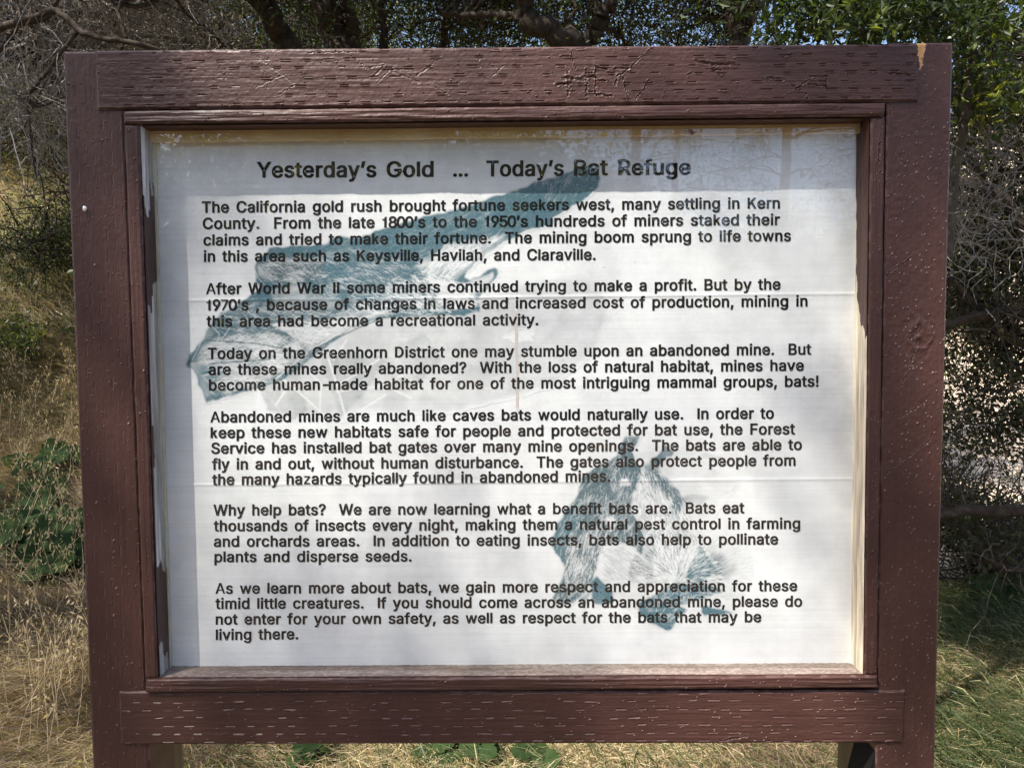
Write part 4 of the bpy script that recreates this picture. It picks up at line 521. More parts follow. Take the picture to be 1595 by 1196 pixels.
[119,1115,[16,766,187,766,255,-21,282,426,292,391,299,61,302,354,312,315,314,134,322,273,324,181,333,230,334,226,344,184,345,270,354,136,355,311,365,351,370,61,375,389,385,426,406,-21,480,766,507,332,514,357,517,684,522,383,529,410,531,630,536,436,537,602,543,463,544,574,550,491,551,546,557,518,558,518,564,546,565,491,571,574,572,464,578,603,579,437,584,631,586,411,593,384,597,684,600,358,607,332,638,766,709,-21,731,425,740,390,744,61,750,352,760,135,760,313,770,182,770,272,780,228,781,228,791,183,792,271,801,135,802,312,813,352,816,61,823,389,832,426,860,-21,928,766,1098,766],[2,1,0,2,3,1,20,25,22,25,49,22,25,46,49,46,51,49,68,71,70,68,69,71,20,28,25,43,51,46,41,51,43,20,30,28,39,51,41,20,32,30,37,51,39,20,34,32,35,36,37,36,51,37,20,35,34,35,36,34,20,33,35,38,51,36,40,51,38,20,31,33,42,51,40,20,29,31,44,51,42,20,27,29,2,4,3,19,27,20,67,69,68,44,52,51,45,52,44,19,26,27,2,6,4,45,54,52,65,69,67,17,26,19,47,54,45,17,24,26,48,54,47,17,23,24,2,7,6,48,56,54,64,69,65,16,23,17,50,56,48,16,21,23,2,9,7,50,58,56,62,69,64,14,21,16,2,11,9,50,59,58,60,69,62,12,21,14,2,10,11,10,13,11,50,57,59,57,61,59,57,61,60,61,69,60,10,13,12,13,21,12,15,21,13,63,69,61,50,55,57,2,8,10,18,21,15,66,69,63,50,53,55,2,5,8,2,18,5,2,21,18,50,66,53,50,69,66]],
[121,765,[-9,775,58,-291,93,-304,99,-135,106,-307,122,-310,140,-313,145,-143,159,-314,166,-146,180,-315,183,-147,186,775,198,-146,211,-142,217,-312,223,-135,234,-125,246,-110,253,-306,257,-89,268,-60,286,-294,288,-3,317,-277,322,11,345,-256,345,92,353,315,357,135,369,269,370,-229,370,179,382,224,383,223,392,-199,396,178,397,269,407,134,412,-164,412,315,420,92,429,-125,444,11,579,775,773,775],[23,12,0,23,28,12,40,45,44,40,43,45,43,42,45,23,30,28,37,43,40,33,34,37,34,43,37,23,33,30,33,34,30,23,32,33,36,43,34,23,29,32,38,43,36,23,27,29,41,43,38,23,25,27,25,42,43,23,42,25,21,42,23,20,42,21,18,42,20,17,42,18,16,42,17,16,39,42,1,7,3,14,39,16,13,39,14,1,9,7,11,39,13,1,11,9,1,39,11,1,35,39,1,31,35,1,26,31,1,24,26,1,22,24,2,22,1,2,19,22,4,19,2,4,15,19,5,15,4,6,15,5,6,10,15,8,10,6]],
[122,748,[82,0,82,90,94,635,94,746,248,111,248,118,499,628,499,635,654,650,654,746,666,0,666,111],[2,9,3,2,8,9,2,7,8,7,6,8,6,5,8,1,5,6,1,4,5,1,11,4,1,10,11,0,10,1]],
[8217,348,[67,596,135,1029,216,596,335,1029],[0,3,1,0,2,3]]]

G = {}
for code, adv, vv, tt in GLY:
    G[chr(code)] = (adv / 1000.0, np.array(vv, float).reshape(-1, 2) / 1000.0, np.array(tt, int).reshape(-1, 3))
def text_line(txt, x0, y0, x1, y1, cap, track=0.035, space=0.60, name='text_run', bold=0.017):
    """letters as thin ink sheets 0.5 mm in front of the paper"""
    V0 = []; T0 = []; pen = 0; runs = [[]]
    for i, ch in enumerate(txt):
        if ch == ' ':
            pen += space
            if txt[i + 1] in ' ,': runs.append([])
            continue
        adv, vv, tt = G[ch]
        V0.append(vv + [pen, 0]); T0.append(tt); runs[-1].append(len(V0) - 1); pen += adv + track
    V = np.concatenate(V0)
    lo = V[:, 0].min(); w = V[:, 0].max() - lo
    for run in runs:                                    # one mesh for each run of words between wide gaps
        V_ = np.concatenate([V0[k] for k in run]); off = np.cumsum([0] + [len(V0[k]) for k in run])
        T_ = np.concatenate([T0[k] + o_ for k, o_ in zip(run, off)])
        a = (V_[:, 0] - lo) / w
        P = at(x0 + (x1 - x0) * a, y0 + (y1 - y0) * a - V_[:, 1] * cap, SHY); P[:, 1] -= sheet_bulge(P[:, 0], P[:, 2]) + 0.0005
        ey = at(x0 + (x1 - x0) * a + 1.0, y0 + (y1 - y0) * a - V_[:, 1] * cap, SHY) - at(x0 + (x1 - x0) * a, y0 + (y1 - y0) * a - V_[:, 1] * cap, SHY)
        ey[:, 1] = 0; w_ = cap * bold; P2 = P + ey * w_; P1 = P - ey * w_; P2[:, 1] -= 0.00012
        mesh_np(name, np.concatenate([P1, P2]), np.concatenate([T_, T_ + len(P)]), M_INK, sign)
for a in [("Yesterday’s", 400.2, 276.8, 586, 276, 23.6), ("Gold", 602.6, 276, 675.1, 275.4, 23.6), ("...", 706.2, 275.2, 728.7, 275, 23.6),
          ("Today’s", 758, 275, 877.8, 273.8, 23.6), ("Bat", 894.4, 273.6, 946.4, 273, 23.6), ("Refuge", 963.5, 273, 1075.5, 272.2, 23.6)]:
    text_line(*a, name='heading_word', bold=0.022)
LINES = [
("The California gold rush brought fortune seekers west, many settling in Kern",315,331.5,1214.4,324.9),
("County.  From the late 1800’s to the 1950’s hundreds of miners staked their",316.3,356.8,1214.4,350.6),
("claims and tried to make their fortune.  The mining boom sprung to life towns",317.3,382.4,1231.6,375.6),
("in this area such as Keysville, Havilah, and Claraville.",317.8,407.7,927.5,404.9),
("After World War II some miners continued trying to make a profit. But by the",321.2,458.1,1215.4,451.1),
("1970’s , because of changes in laws and increased cost of production, mining in",322,483.7,1257.4,477.2),
("this area had become a recreational activity.",322,508.6,838.3,506.2),
("Today on the Greenhorn District one may stumble upon an abandoned mine.  But",324,558.8,1263.3,552.1),
("are these mines really abandoned?  With the loss of natural habitat, mines have",325.1,583.6,1251.7,577.1),
("become human-made habitat for one of the most intriguing mammal groups, bats!",325.8,607.9,1274.6,601.9),
("Abandoned mines are much like caves bats would naturally use.  In order to",328,657.5,1205,651.5),
("keep these new habitats safe for people and protected for bat use, the Forest",328.4,681.9,1238,675.9),
("Service has installed bat gates over many mine openings.  The bats are able to",329.5,706.1,1248.6,700.2),
("fly in and out, without human disturbance.  The gates also protect people from",330.5,730.8,1238.7,724.8),
("the many hazards typically found in abandoned mines.",331,754.8,950.3,749),
("Why help bats?  We are now learning what a benefit bats are.  Bats eat",332.8,802.2,1159,798.5),
("thousands of insects every night, making them a natural pest control in farming",333.4,826.7,1246,822.8),
("and orchards areas.  In addition to eating insects, bats also help to pollinate",333.5,850.9,1211.6,847.1),
("plants and disperse seeds.",334.4,874.8,641,873.5),
("As we learn more about bats, we gain more respect and appreciation for these",336,923.9,1241.3,919.6),
("timid little creatures.  If you should come across an abandoned mine, please do",336,947.4,1249,943.8),
("not enter for your own safety, as well as respect for the bats that may be",336.5,971.8,1185.4,967.9),
("living there.",336.6,995.9,464.7,994.6)]
for k, a in enumerate(LINES):
    text_line(*a, cap=17.0 - 0.6 * k / 22)

# ------------------------------------------------------------------ the faded bat pictures printed on the sheet
class Print:
    def __init__(s, u0, v0, u1, v1, st):
        s.u0, s.v0, s.st = u0, v0, st
        s.u, s.v = np.meshgrid(np.arange(u0, u1, st), np.arange(v0, v1, st), indexing='ij')
        s.d = np.zeros(s.u.shape); s.t = np.ones(s.u.shape)          # density, teal amount
        s.wu = s.u + (vn(s.u * .13, s.v * .13, 61) - .5) * 4; s.wv = s.v + (vn(s.u * .13, s.v * .13, 62) - .5) * 4
    def blur(s, a, n):
        for _ in range(n):
            a = (np.roll(a, 1, 0) + np.roll(a, -1, 0) + 2 * a) / 4; a = (np.roll(a, 1, 1) + np.roll(a, -1, 1) + 2 * a) / 4
        return a
    def mask(s, poly, soft=1): return s.blur(inpoly(s.wu, s.wv, poly).astype(float), soft)
    def fill(s, poly, dens, teal=1.0, soft=1, var=0.15):
        m = s.mask(poly, soft); n = (fbm(s.u * .05, s.v * .05, 63) - .45) * var * 2
        s.d = s.d * (1 - m) + (dens + n) * m; s.t = s.t * (1 - m) + teal * m; return m
    def strokes(s, poly, n, ang, length, val, seed, curve=0.3, sp=0.25, keep=1.0, focus=None, width=0):
        rng = np.random.default_rng(seed); poly = np.array(poly, float); lo, hi = poly.min(0), poly.max(0)
        P = rng.uniform(lo, hi, (n * 3, 2)); P = P[inpoly(P[:, 0], P[:, 1], poly)][:n]; n = len(P)
        if focus is None: a = np.full(n, ang) + rng.normal(0, sp, n)
        else: a = np.arctan2(P[:, 1] - focus[1], P[:, 0] - focus[0]) + rng.normal(0, sp, n)
        Lg = length * rng.uniform(.5, 1.3, n); k = int(length * 1.3 / 0.7) + 2
        q = np.linspace(0, 1, k)[None] * Lg[:, None]; aa = a[:, None] + curve * rng.normal(0, 1, n)[:, None] * q / length
        dq = q[:, 1:2] - q[:, :1]
        x = P[:, :1] + np.cumsum(np.cos(aa) * dq, 1); y = P[:, 1:] + np.cumsum(np.sin(aa) * dq, 1)
        amp = (np.sin(np.linspace(0, np.pi, k))[None] * rng.uniform(.4, 1, n)[:, None])
        i = ((x - s.u0) / s.st).round().astype(int); j = ((y - s.v0) / s.st).round().astype(int)
        ok = (i > 0) & (j > 0) & (i < s.u.shape[0] - 1) & (j < s.u.shape[1] - 1)
        acc = np.zeros(s.u.shape); np.maximum.at(acc, (i[ok], j[ok]), amp[ok]); 
        if width: acc = np.clip(s.blur(acc, width) * (1 + width), 0, 1)
        m = s.mask(poly, 2) * keep
        s.d = s.d + acc * m * val
    def line(s, pts, w, val, teal=None):
        d = np.full(s.u.shape, 1e9)
        for a, b in zip(pts[:-1], pts[1:]): d = np.minimum(d, segdist(s.u, s.v, a, b))
        m = sstep(w, w * .3, d); s.d = s.d * (1 - m * .8) + val * m * .8
    def build(s, name, label):
        d = np.clip(np.where(s.d > .45, s.d * 1.0 + (s.d - .45) * .55, s.d), 0, .98); d = d * (0.93 + 0.14 * (vn(s.u * .9, s.v * .9, 66) - .5))
        teal = np.array([0.004, 0.10, 0.15]); grey = np.array([0.03, 0.06, 0.072])
        t = np.clip(s.t, 0, 1)[..., None]; c = teal * t + grey * (1 - t)
        P = at(s.u, s.v, SHY); P[..., 1] -= sheet_bulge(P[..., 0], P[..., 2]) + 0.00022
        f = grid_faces(*s.u.shape)[:, ::1]
        keep = (d.ravel()[f] > 0.012).any(1); f = f[keep]
        used, inv = np.unique(f, return_inverse=True); f = inv.reshape(-1, 4)
        colr = np.concatenate([c, d[..., None]], -1).reshape(-1, 4)[used]
        return mesh_np(name, P.reshape(-1, 3)[used], f, M_SHEET, sign, smooth=True, cols={'ink': colr}, label=label)

A = Print(284, 254, 965, 668, 1.25)
# ghostly foliage behind the flying bat
A.fill([(400,520),(470,510),(560,490),(700,480),(830,440),(900,430),(950,470),(930,540),(860,600),(700,640),(560,640),(430,650),(400,600)], 0.24, 0.0, 14, .14)
for q in ([(400,600),(440,560),(470,585),(478,640),(455,655)],[(500,560),(545,548),(600,560),(570,610),(530,652)],[(610,540),(660,520),(690,560),(650,600)],[(420,640),(400,600),(440,645)]):
    A.fill(q, 0.40, 0.0, 3, .2)
for pts in ([(498,640),(465,610),(420,575)],[(465,610),(440,590)],[(498,640),(500,600),(480,575)],[(540,655),(525,600),(512,560)],[(525,600),(560,580),(590,560)],[(525,610),(600,600),(650,570)],[(600,600),(640,620)],[(450,600),(430,630)],[(520,560),(540,530)],[(560,640),(600,615)]):
    A.line(pts, 2.6, 0.02)
body = [(418,387),(432,384),(480,383),(512,379),(516,371),(530,366),(548,372),(570,367),(600,355),(640,343),(700,331),(745,317),(770,307),(805,297),(840,283),(870,275),(893,265),(915,258),(928,265),(934,278),(928,296),(908,312),(880,328),(862,338),(861,356),(850,352),(820,359),(800,371),(770,384),(745,405),(722,432),(733,436),(752,426),(770,417),(776,419),(775,428),(762,445),(750,458),(744,468),(748,484),(720,492),(670,488),(620,492),(580,500),(545,512),(520,532),(495,548),(470,570),(440,592),(400,606),(350,618),(321,628),(314,600),(303,578),(292,567),(296,552),(318,530),(326,508),(345,488),(370,475),(390,460),(405,447),(398,432),(397,418),(402,404)]
A.fill(body, 0.84, 0.92, 2, .18)
lower = [(345,488),(390,463),(440,478),(520,480),(600,480),(560,500),(520,530),(470,568),(430,592),(350,617),(321,628),(303,578),(292,567),(318,530),(326,508)]
A.fill(lower, 0.70, 0.65, 4, .3)
A.fill([(325,532),(400,518),(470,528),(520,528),(470,560),(400,600),(345,612),(312,585),(296,566)], 0.42, 0.3, 5, .4)
A.fill([(420,505),(500,498),(580,492),(540,515),(480,540),(450,520)], 0.16, 0.1, 5, .3)
A.fill([(303,572),(330,566),(350,575),(335,600),(321,624),(314,600)], 0.6, 0.9, 3, .2)
A.fill([(420,450),(500,440),(600,455),(640,490),(560,498),(480,492),(430,478)], 0.5, 0.6, 5, .3)
fur = [(500,395),(560,385),(640,405),(700,430),(735,445),(700,488),(620,492),(540,480),(480,450)]
A.fill(fur, 0.68, 0.85, 6, .3)
A.fill([(403,408),(440,400),(500,402),(520,425),(480,440),(420,440),(400,428)], 0.50, 0.35, 4, .4)
A.fill([(500,415),(540,415),(545,430),(510,436)], 0.85, 1, 4)
A.fill([(560,370),(640,345),(745,318),(840,285),(915,260),(932,278),(900,315),(840,345),(740,365),(640,385)], 0.84, 0.95, 5, .15)
A.fill([(715,433),(690,440),(640,415),(700,385),(760,372),(790,372),(745,405)], 0.48, 0.8, 6, .3)
A.fill([(664,431),(700,440),(730,458),(745,470),(738,480),(700,484),(680,460)], 0.12, 0.3, 2, .3)
A.fill([(700,452),(735,458),(742,468),(700,462)], 0.55, 0.8, 2)
A.fill([(722,440),(752,430),(770,424),(765,438),(748,456),(735,462)], 0.35, 0.5, 2, .3)
A.strokes(body, 260, -0.25, 26, -0.15, 1, sp=.25)
A.strokes([(600,440),(640,425),(700,432),(745,447),(700,488),(600,492),(540,480)], 620, 0.45, 22, -0.6, 2, sp=.35)
A.strokes(fur, 420, 0.35, 22, -0.3, 33, sp=.3)
A.strokes(fur, 500, 0.35, 18, 0.4, 3, sp=.35)
A.strokes([(560,372),(745,320),(830,330),(780,372),(700,425),(620,400)], 160, -0.5, 40, -0.14, 4, sp=.12)
A.strokes([(690,380),(790,365),(735,410),(690,445),(650,430)], 260, -0.8, 34, -0.55, 5, sp=.2)
A.strokes(lower, 420, 0.25, 40, -0.3, 6, sp=.35)
A.strokes(lower, 300, -0.5, 36, 0.3, 7, sp=.25)
A.strokes([(400,405),(500,400),(520,440),(420,445)], 260, 0.1, 18, 0.4, 8, sp=.4)
A.strokes([(400,405),(500,400),(520,440),(420,445)], 200, 0.1, 18, -0.35, 9, sp=.4)
A.strokes([(820,290),(915,262),(930,280),(900,310),(850,330)], 60, -1.1, 30, -0.3, 10, sp=.2)
A.strokes([(660,425),(745,445),(745,485),(690,488)], 160, 0.2, 24, -0.5, 11, sp=.3)
A.strokes([(580,480),(750,480),(700,492),(600,498)], 160, -0.05, 30, 0.45, 12, sp=.12)
for pts in ([(318,585),(400,560),(470,530),(560,497),(620,480)],[(430,590),(480,548),(540,512)]): A.line(pts, 1.6, .12)
for pts in ([(322,530),(400,535),(470,548)],[(330,566),(420,560)],[(480,548),(560,510),(600,494)],[(345,488),(420,500),(480,505)]): A.line(pts, 1.5, .85)
for pts in ([(300,560),(330,500),(360,480)],[(335,545),(342,520),(330,508)],[(380,480),(420,510)],[(350,560),(345,530),(365,500)],[(397,420),(402,433),(412,443)]): A.line(pts, .9, .3)
A.fill([(800,516),(812,511),(828,514),(833,520),(826,524),(830,530),(808,534),(782,526)], 0.0, 0, 1, 0)
A.build('bat_print', 'blue green picture of a flying bat with one wing raised to the upper right')

B = Print(846, 672, 1176, 996, 1.2)
z = lambda L_: [(840 + a / 3.518, 660 + b / 3.518) for a, b in L_]
B.fill(z([(60,460),(200,400),(300,240),(700,120),(900,200),(1080,330),(1000,420),(900,600),(1080,780),(1000,900),(700,1120),(500,1000),(300,900),(100,700)]), 0.10, 0.0, 22, .12)
B.fill(z([(780,400),(860,385),(930,400),(880,440),(800,440)]), 0.42, .2, 5, .3)
B.fill(z([(1000,380),(1050,370),(1090,325),(1070,360),(1030,385)]), 0.32, .1, 2, .1)
B.fill(z([(900,150),(1000,180),(980,210),(880,180)]), 0.25, .1, 4, .2)
B.fill(z([(850,670),(1000,720),(1090,780),(1040,850),(960,850)]), 0.35, .4, 9, .3)
left = z([(470,70),(550,70),(545,100),(510,150),(525,200),(560,240),(530,330),(510,400),(505,480),(560,560),(575,640),(560,720),(520,680),(470,650),(400,660),(365,700),(300,830),(260,900),(215,960),(150,990),(90,985),(75,950),(115,870),(135,800),(130,760),(95,710),(65,650),(100,560),(140,480),(200,410),(212,370),(230,300),(300,240),(390,200),(420,170)])
right = z([(525,240),(560,230),(600,220),(650,170),(690,120),(740,150),(660,230),(665,280),(750,350),(775,420),(850,530),(900,660),(980,780),(960,860),(900,880),(760,870),(640,940),(480,850),(330,860),(310,830),(370,700),(430,655),(520,690),(575,740),(560,620),(505,480),(510,380)])
B.fill(right, 0.18, 0.45, 5, .25)
B.fill(left, 0.80, 0.5, 2, .3)
B.fill(z([(140,480),(220,420),(240,520),(180,600),(130,760),(70,650),(100,560)]), 0.85, 0.9, 4)
B.fill(z([(160,640),(280,580),(390,510),(400,640),(310,800),(230,900),(130,880),(150,760)]), 0.58, 0.3, 6, .3)
B.fill(z([(360,520),(400,500),(430,540),(400,600),(370,580)]), 0.3, 0.1, 4, .3)
B.fill(z([(430,310),(480,305),(500,330),(440,345)]), 0.15, 0, 3)
B.fill(z([(570,230),(640,210),(680,290),(760,360),(790,440),(760,520),(720,440),(660,340),(600,300)]), 0.62, 0.5, 6, .3)
B.fill(z([(600,215),(650,170),(690,120),(740,150),(690,200),(650,240)]), 0.75, 0.6, 1, .2)
B.fill(z([(340,670),(420,650),(540,720),(700,840),(640,930),(480,850),(330,860),(310,830)]), 0.07, 0.1, 2, .15)
for q, dd_, tt_ in (([(280,860),(310,830),(400,920),(400,980),(340,990),(280,975)], .82, 1.0), ([(530,980),(640,930),(760,870),(900,880),(1005,900),(1000,920),(900,960),(760,1000),(700,985),(600,1000),(560,1030)], .80, 1.0),
                  ([(560,990),(700,980),(820,1010),(760,1070),(720,1130),(690,1130),(600,1080),(545,1030)], .82, 1.0), ([(880,990),(950,1000),(1065,1035),(1000,1045),(900,1048)], .85, 1.0),
                  ([(880,660),(940,740),(980,800),(900,860),(800,860),(820,780)], .6, .9), ([(215,960),(290,880),(245,1020)], .6, .8)):
    B.fill(z(q), dd_, tt_, 3, .2)
B.strokes(z([(820,640),(900,660),(1000,780),(1000,900),(740,900),(620,900),(480,850),(520,700),(640,560)]), 1000, 0, 20, 0.42, 21, focus=z([(750,860)])[0], sp=.14)
B.strokes(z([(820,640),(900,660),(1000,780),(1000,900),(740,900),(620,900),(640,560)]), 600, 0, 18, -0.5, 22, focus=z([(750,860)])[0], sp=.14)
B.strokes(z([(520,250),(640,230),(780,420),(880,640),(700,760),(560,600),(505,430)]), 700, 1.35, 17, 0.42, 23, sp=.3)
B.strokes(z([(520,250),(640,230),(780,420),(880,640),(700,760),(560,600),(505,430)]), 500, 1.35, 17, -0.4, 24, sp=.3)
B.strokes(left, 500, 1.9, 20, -0.4, 25, sp=.35)
B.strokes(z([(150,640),(390,520),(390,660),(240,900),(110,950),(130,800)]), 260, 1.85, 34, -0.4, 26, sp=.12)
B.strokes(z([(150,640),(390,520),(390,660),(240,900),(110,950),(130,800)]), 260, 1.85, 30, 0.35, 27, sp=.12)
B.strokes(left, 350, 2.4, 12, 0.3, 28, sp=.6)
B.strokes(z([(340,670),(420,650),(540,720),(700,840),(480,850),(330,860)]), 180, 0.65, 24, 0.28, 29, sp=.2)
B.strokes(z([(540,900),(1000,900),(900,1000),(720,1120),(560,1030)]), 220, -0.5, 14, -0.4, 30, sp=.5)
B.strokes(z([(860,600),(1120,640),(1200,800),(1100,960),(960,940),(900,760)]), 260, 0, 24, .22, 34, focus=z([(750,860)])[0], sp=.2)
B.strokes(z([(560,200),(760,330),(830,460),(760,470),(640,300)]), 120, 1.1, 16, .3, 35, sp=.3)
B.build('bat_print', 'grey and blue picture of two roosting bats clinging together')
# rusty run and specks on the sheet
def blotch(name, pts, w, colr, label=None):
    pts = np.array(pts, float); t = np.arange(len(pts)); 
    l = pts + [w / 2, 0]; r = pts - [w / 2, 0]
    P = at(np.concatenate([l[:, 0], r[:, 0]]), np.concatenate([l[:, 1], r[:, 1]]), SHY)
    P[:, 1] -= sheet_bulge(P[:, 0], P[:, 2]) + 0.0004; n = len(pts)
    f = np.stack([t[:-1], t[1:], n + t[1:], n + t[:-1]], -1)
    c = np.tile([*colr, 0.45], (2 * n, 1)); c[[0, n - 1, n, 2 * n - 1], 3] = 0
    mesh_np(name, P, f, M_SHEET, sign, cols={'ink': c}, label=label)
rr = np.random.default_rng(4)
blotch('rust_stain', [(804 + rr.normal(0, .5) + (y - 480) * .012, y) for y in range(480, 645, 8)], 4.2, (0.30, 0.15, 0.06), 'thin rusty run down the middle of the sheet')

# things caught on the frame
import bmesh
def blob(name, loc, r, mat, label, cat, seed=0, sq=(1, 1, 1)):
    bm = bmesh.new(); bmesh.ops.create_icosphere(bm, subdivisions=3, radius=1.0)
    rng_ = np.random.default_rng(seed)
    for v_ in bm.verts:
        k = 1 + 0.35 * (float(vn(v_.co.x * 2 + 5, v_.co.y * 2 + v_.co.z * 2.3, seed)) - .5)
        v_.co = Vector((v_.co.x * r * sq[0] * k, v_.co.y * r * sq[1] * k, v_.co.z * r * sq[2] * k))
    me = bpy.data.meshes.new(name); bm.to_mesh(me); bm.free(); me.materials.append(mat)
    for p_ in me.polygons: p_.use_smooth = True
    o = bpy.data.objects.new(name, me); COL.objects.link(o); o.location = loc; return tag(o, label, cat)
blob('insect_cocoon', tuple(at(132., 325., -0.004)), 0.0034, M_COCOON, 'tiny white silk cocoon stuck on the left post of the sign', 'cocoon', 3, (.9, .7, 1.2))
lp = at(np.array([1068., 1075., 1085., 1078.]), np.array([203., 203., 206., 211.]), 0.022); lp[1, 1] -= .004; lp[3, 1] -= .002
lb = lp.copy(); lb[:, 1] += .0012
lf = mesh_np('dead_leaf', np.concatenate([lp, lb]), np.array([[0, 1, 2, 3], [7, 6, 5, 4], [0, 4, 5, 1], [1, 5, 6, 2], [2, 6, 7, 3], [3, 7, 4, 0]]), M_DEADLEAF)
tag(lf, 'tiny curled dead leaf caught under the top edge of the clear pane', 'leaf')
# ------------------------------------------------------------------ vegetation builders
def tubes(paths, radii, sides=4, phase=0.0):
    """paths (N, K, 3), radii (N, K)"""
    paths = np.asarray(paths, float); radii = np.asarray(radii, float); n, k, _ = paths.shape
    T = np.gradient(paths, axis=1); T /= np.linalg.norm(T, axis=2, keepdims=True) + 1e-9
    ref = np.where(np.abs(T[..., 2:3]) < 0.8, np.array([0, 0, 1.0]), np.array([1.0, 0, 0]))
    X = np.cross(T, ref); X /= np.linalg.norm(X, axis=2, keepdims=True) + 1e-9; Y = np.cross(T, X)
    a = np.arange(sides) / sides * 2 * np.pi + phase
    V = paths[:, :, None, :] + radii[:, :, None, None] * (X[:, :, None, :] * np.cos(a)[:, None] + Y[:, :, None, :] * np.sin(a)[:, None])
    i = (np.arange(n)[:, None, None] * k + np.arange(k - 1)[None, :, None]) * sides; s = np.arange(sides)[None, None]; s2 = (s + 1) % sides
    F = np.stack([i + s, i + s2, i + sides + s2, i + sides + s], -1).reshape(-1, 4)
    return V.reshape(-1, 3), F
def join(parts):
    V = []; F = []; n = 0
    for v, f in parts: V.append(v); F.append(f + n); n += len(v)
    return np.concatenate(V), np.concatenate(F)
def limb(pts, r0, r1, rng, wob=0.03, K=24, sides=9):
    pts = np.array(pts, float); t = np.linspace(0, 1, len(pts)); q = np.linspace(0, 1, K)
    # catmull style smoothing through repeated interpolation
    P = np.stack([np.interp(q, t, pts[:, c]) for c in range(3)], -1)
    for _ in range(2): P[1:-1] = (P[:-2] + P[2:] + 2 * P[1:-1]) / 4
    P[1:-1] += rng.normal(0, wob * 0.3, P[1:-1].shape)
    r = (r0 + (r1 - r0) * q) * (1 + rng.normal(0, .07, K))
    return tubes(P[None], r[None], sides), P
def walk(starts, dirs, L_, K, wob, rng, droop=0.0):
    n = len(starts); P = np.zeros((n, K, 3)); P[:, 0] = starts; d = dirs / (np.linalg.norm(dirs, axis=1, keepdims=True) + 1e-9)
    L_ = np.broadcast_to(L_, (n,))
    for k in range(1, K):
        d = d + rng.normal(0, wob, (n, 3)); d[:, 2] -= droop; d /= np.linalg.norm(d, axis=1, keepdims=True)
        P[:, k] = P[:, k - 1] + d * (L_ / (K - 1))[:, None]
    return P
def leaves(P, size, rng, var=0.35, wid=0.42, flat=0.0, dirs=None):
    n = len(P); a = rng.normal(0, 1, (n, 3)) if dirs is None else dirs + rng.normal(0, .5, (n, 3))
    a /= np.linalg.norm(a, axis=1, keepdims=True)
    b = rng.normal(0, 1, (n, 3)); b[:, 2] *= (1 - flat); b -= a * (a * b).sum(1, keepdims=True); b /= np.linalg.norm(b, axis=1, keepdims=True)
    c = np.cross(a, b); s = size * (1 + rng.uniform(-var, var, n))[:, None]
    base = P; tip = P + a * s; m = P + a * s * 0.45 + c * s * 0.10
    l = m + b * s * wid / 2; r = m - b * s * wid / 2
    V = np.stack([base, l, tip, r], 1).reshape(-1, 3); i = np.arange(n)[:, None] * 4
    F = np.concatenate([i + [0, 2, 1], i + [0, 3, 2]]).reshape(-1, 3)
    return V, F
def tintc(n, k, rng, lo=0, hi=1, pw=1.0, base=None):
    t = lo + (hi - lo) * rng.random(n) ** pw
    if base is not None: t = np.clip(t * .6 + base * .5, 0, 1)
    t = np.repeat(t, k); return np.stack([t, t, t, np.ones_like(t)], -1)
def in_ell(n, c, r, rng, shell=0.0):
    d = rng.normal(0, 1, (n, 3)); d /= np.linalg.norm(d, axis=1, keepdims=True)
    q = (shell + (1 - shell) * rng.random(n) ** (1 / 2.2))[:, None]
    return np.array(c) + d * q * np.array(r)

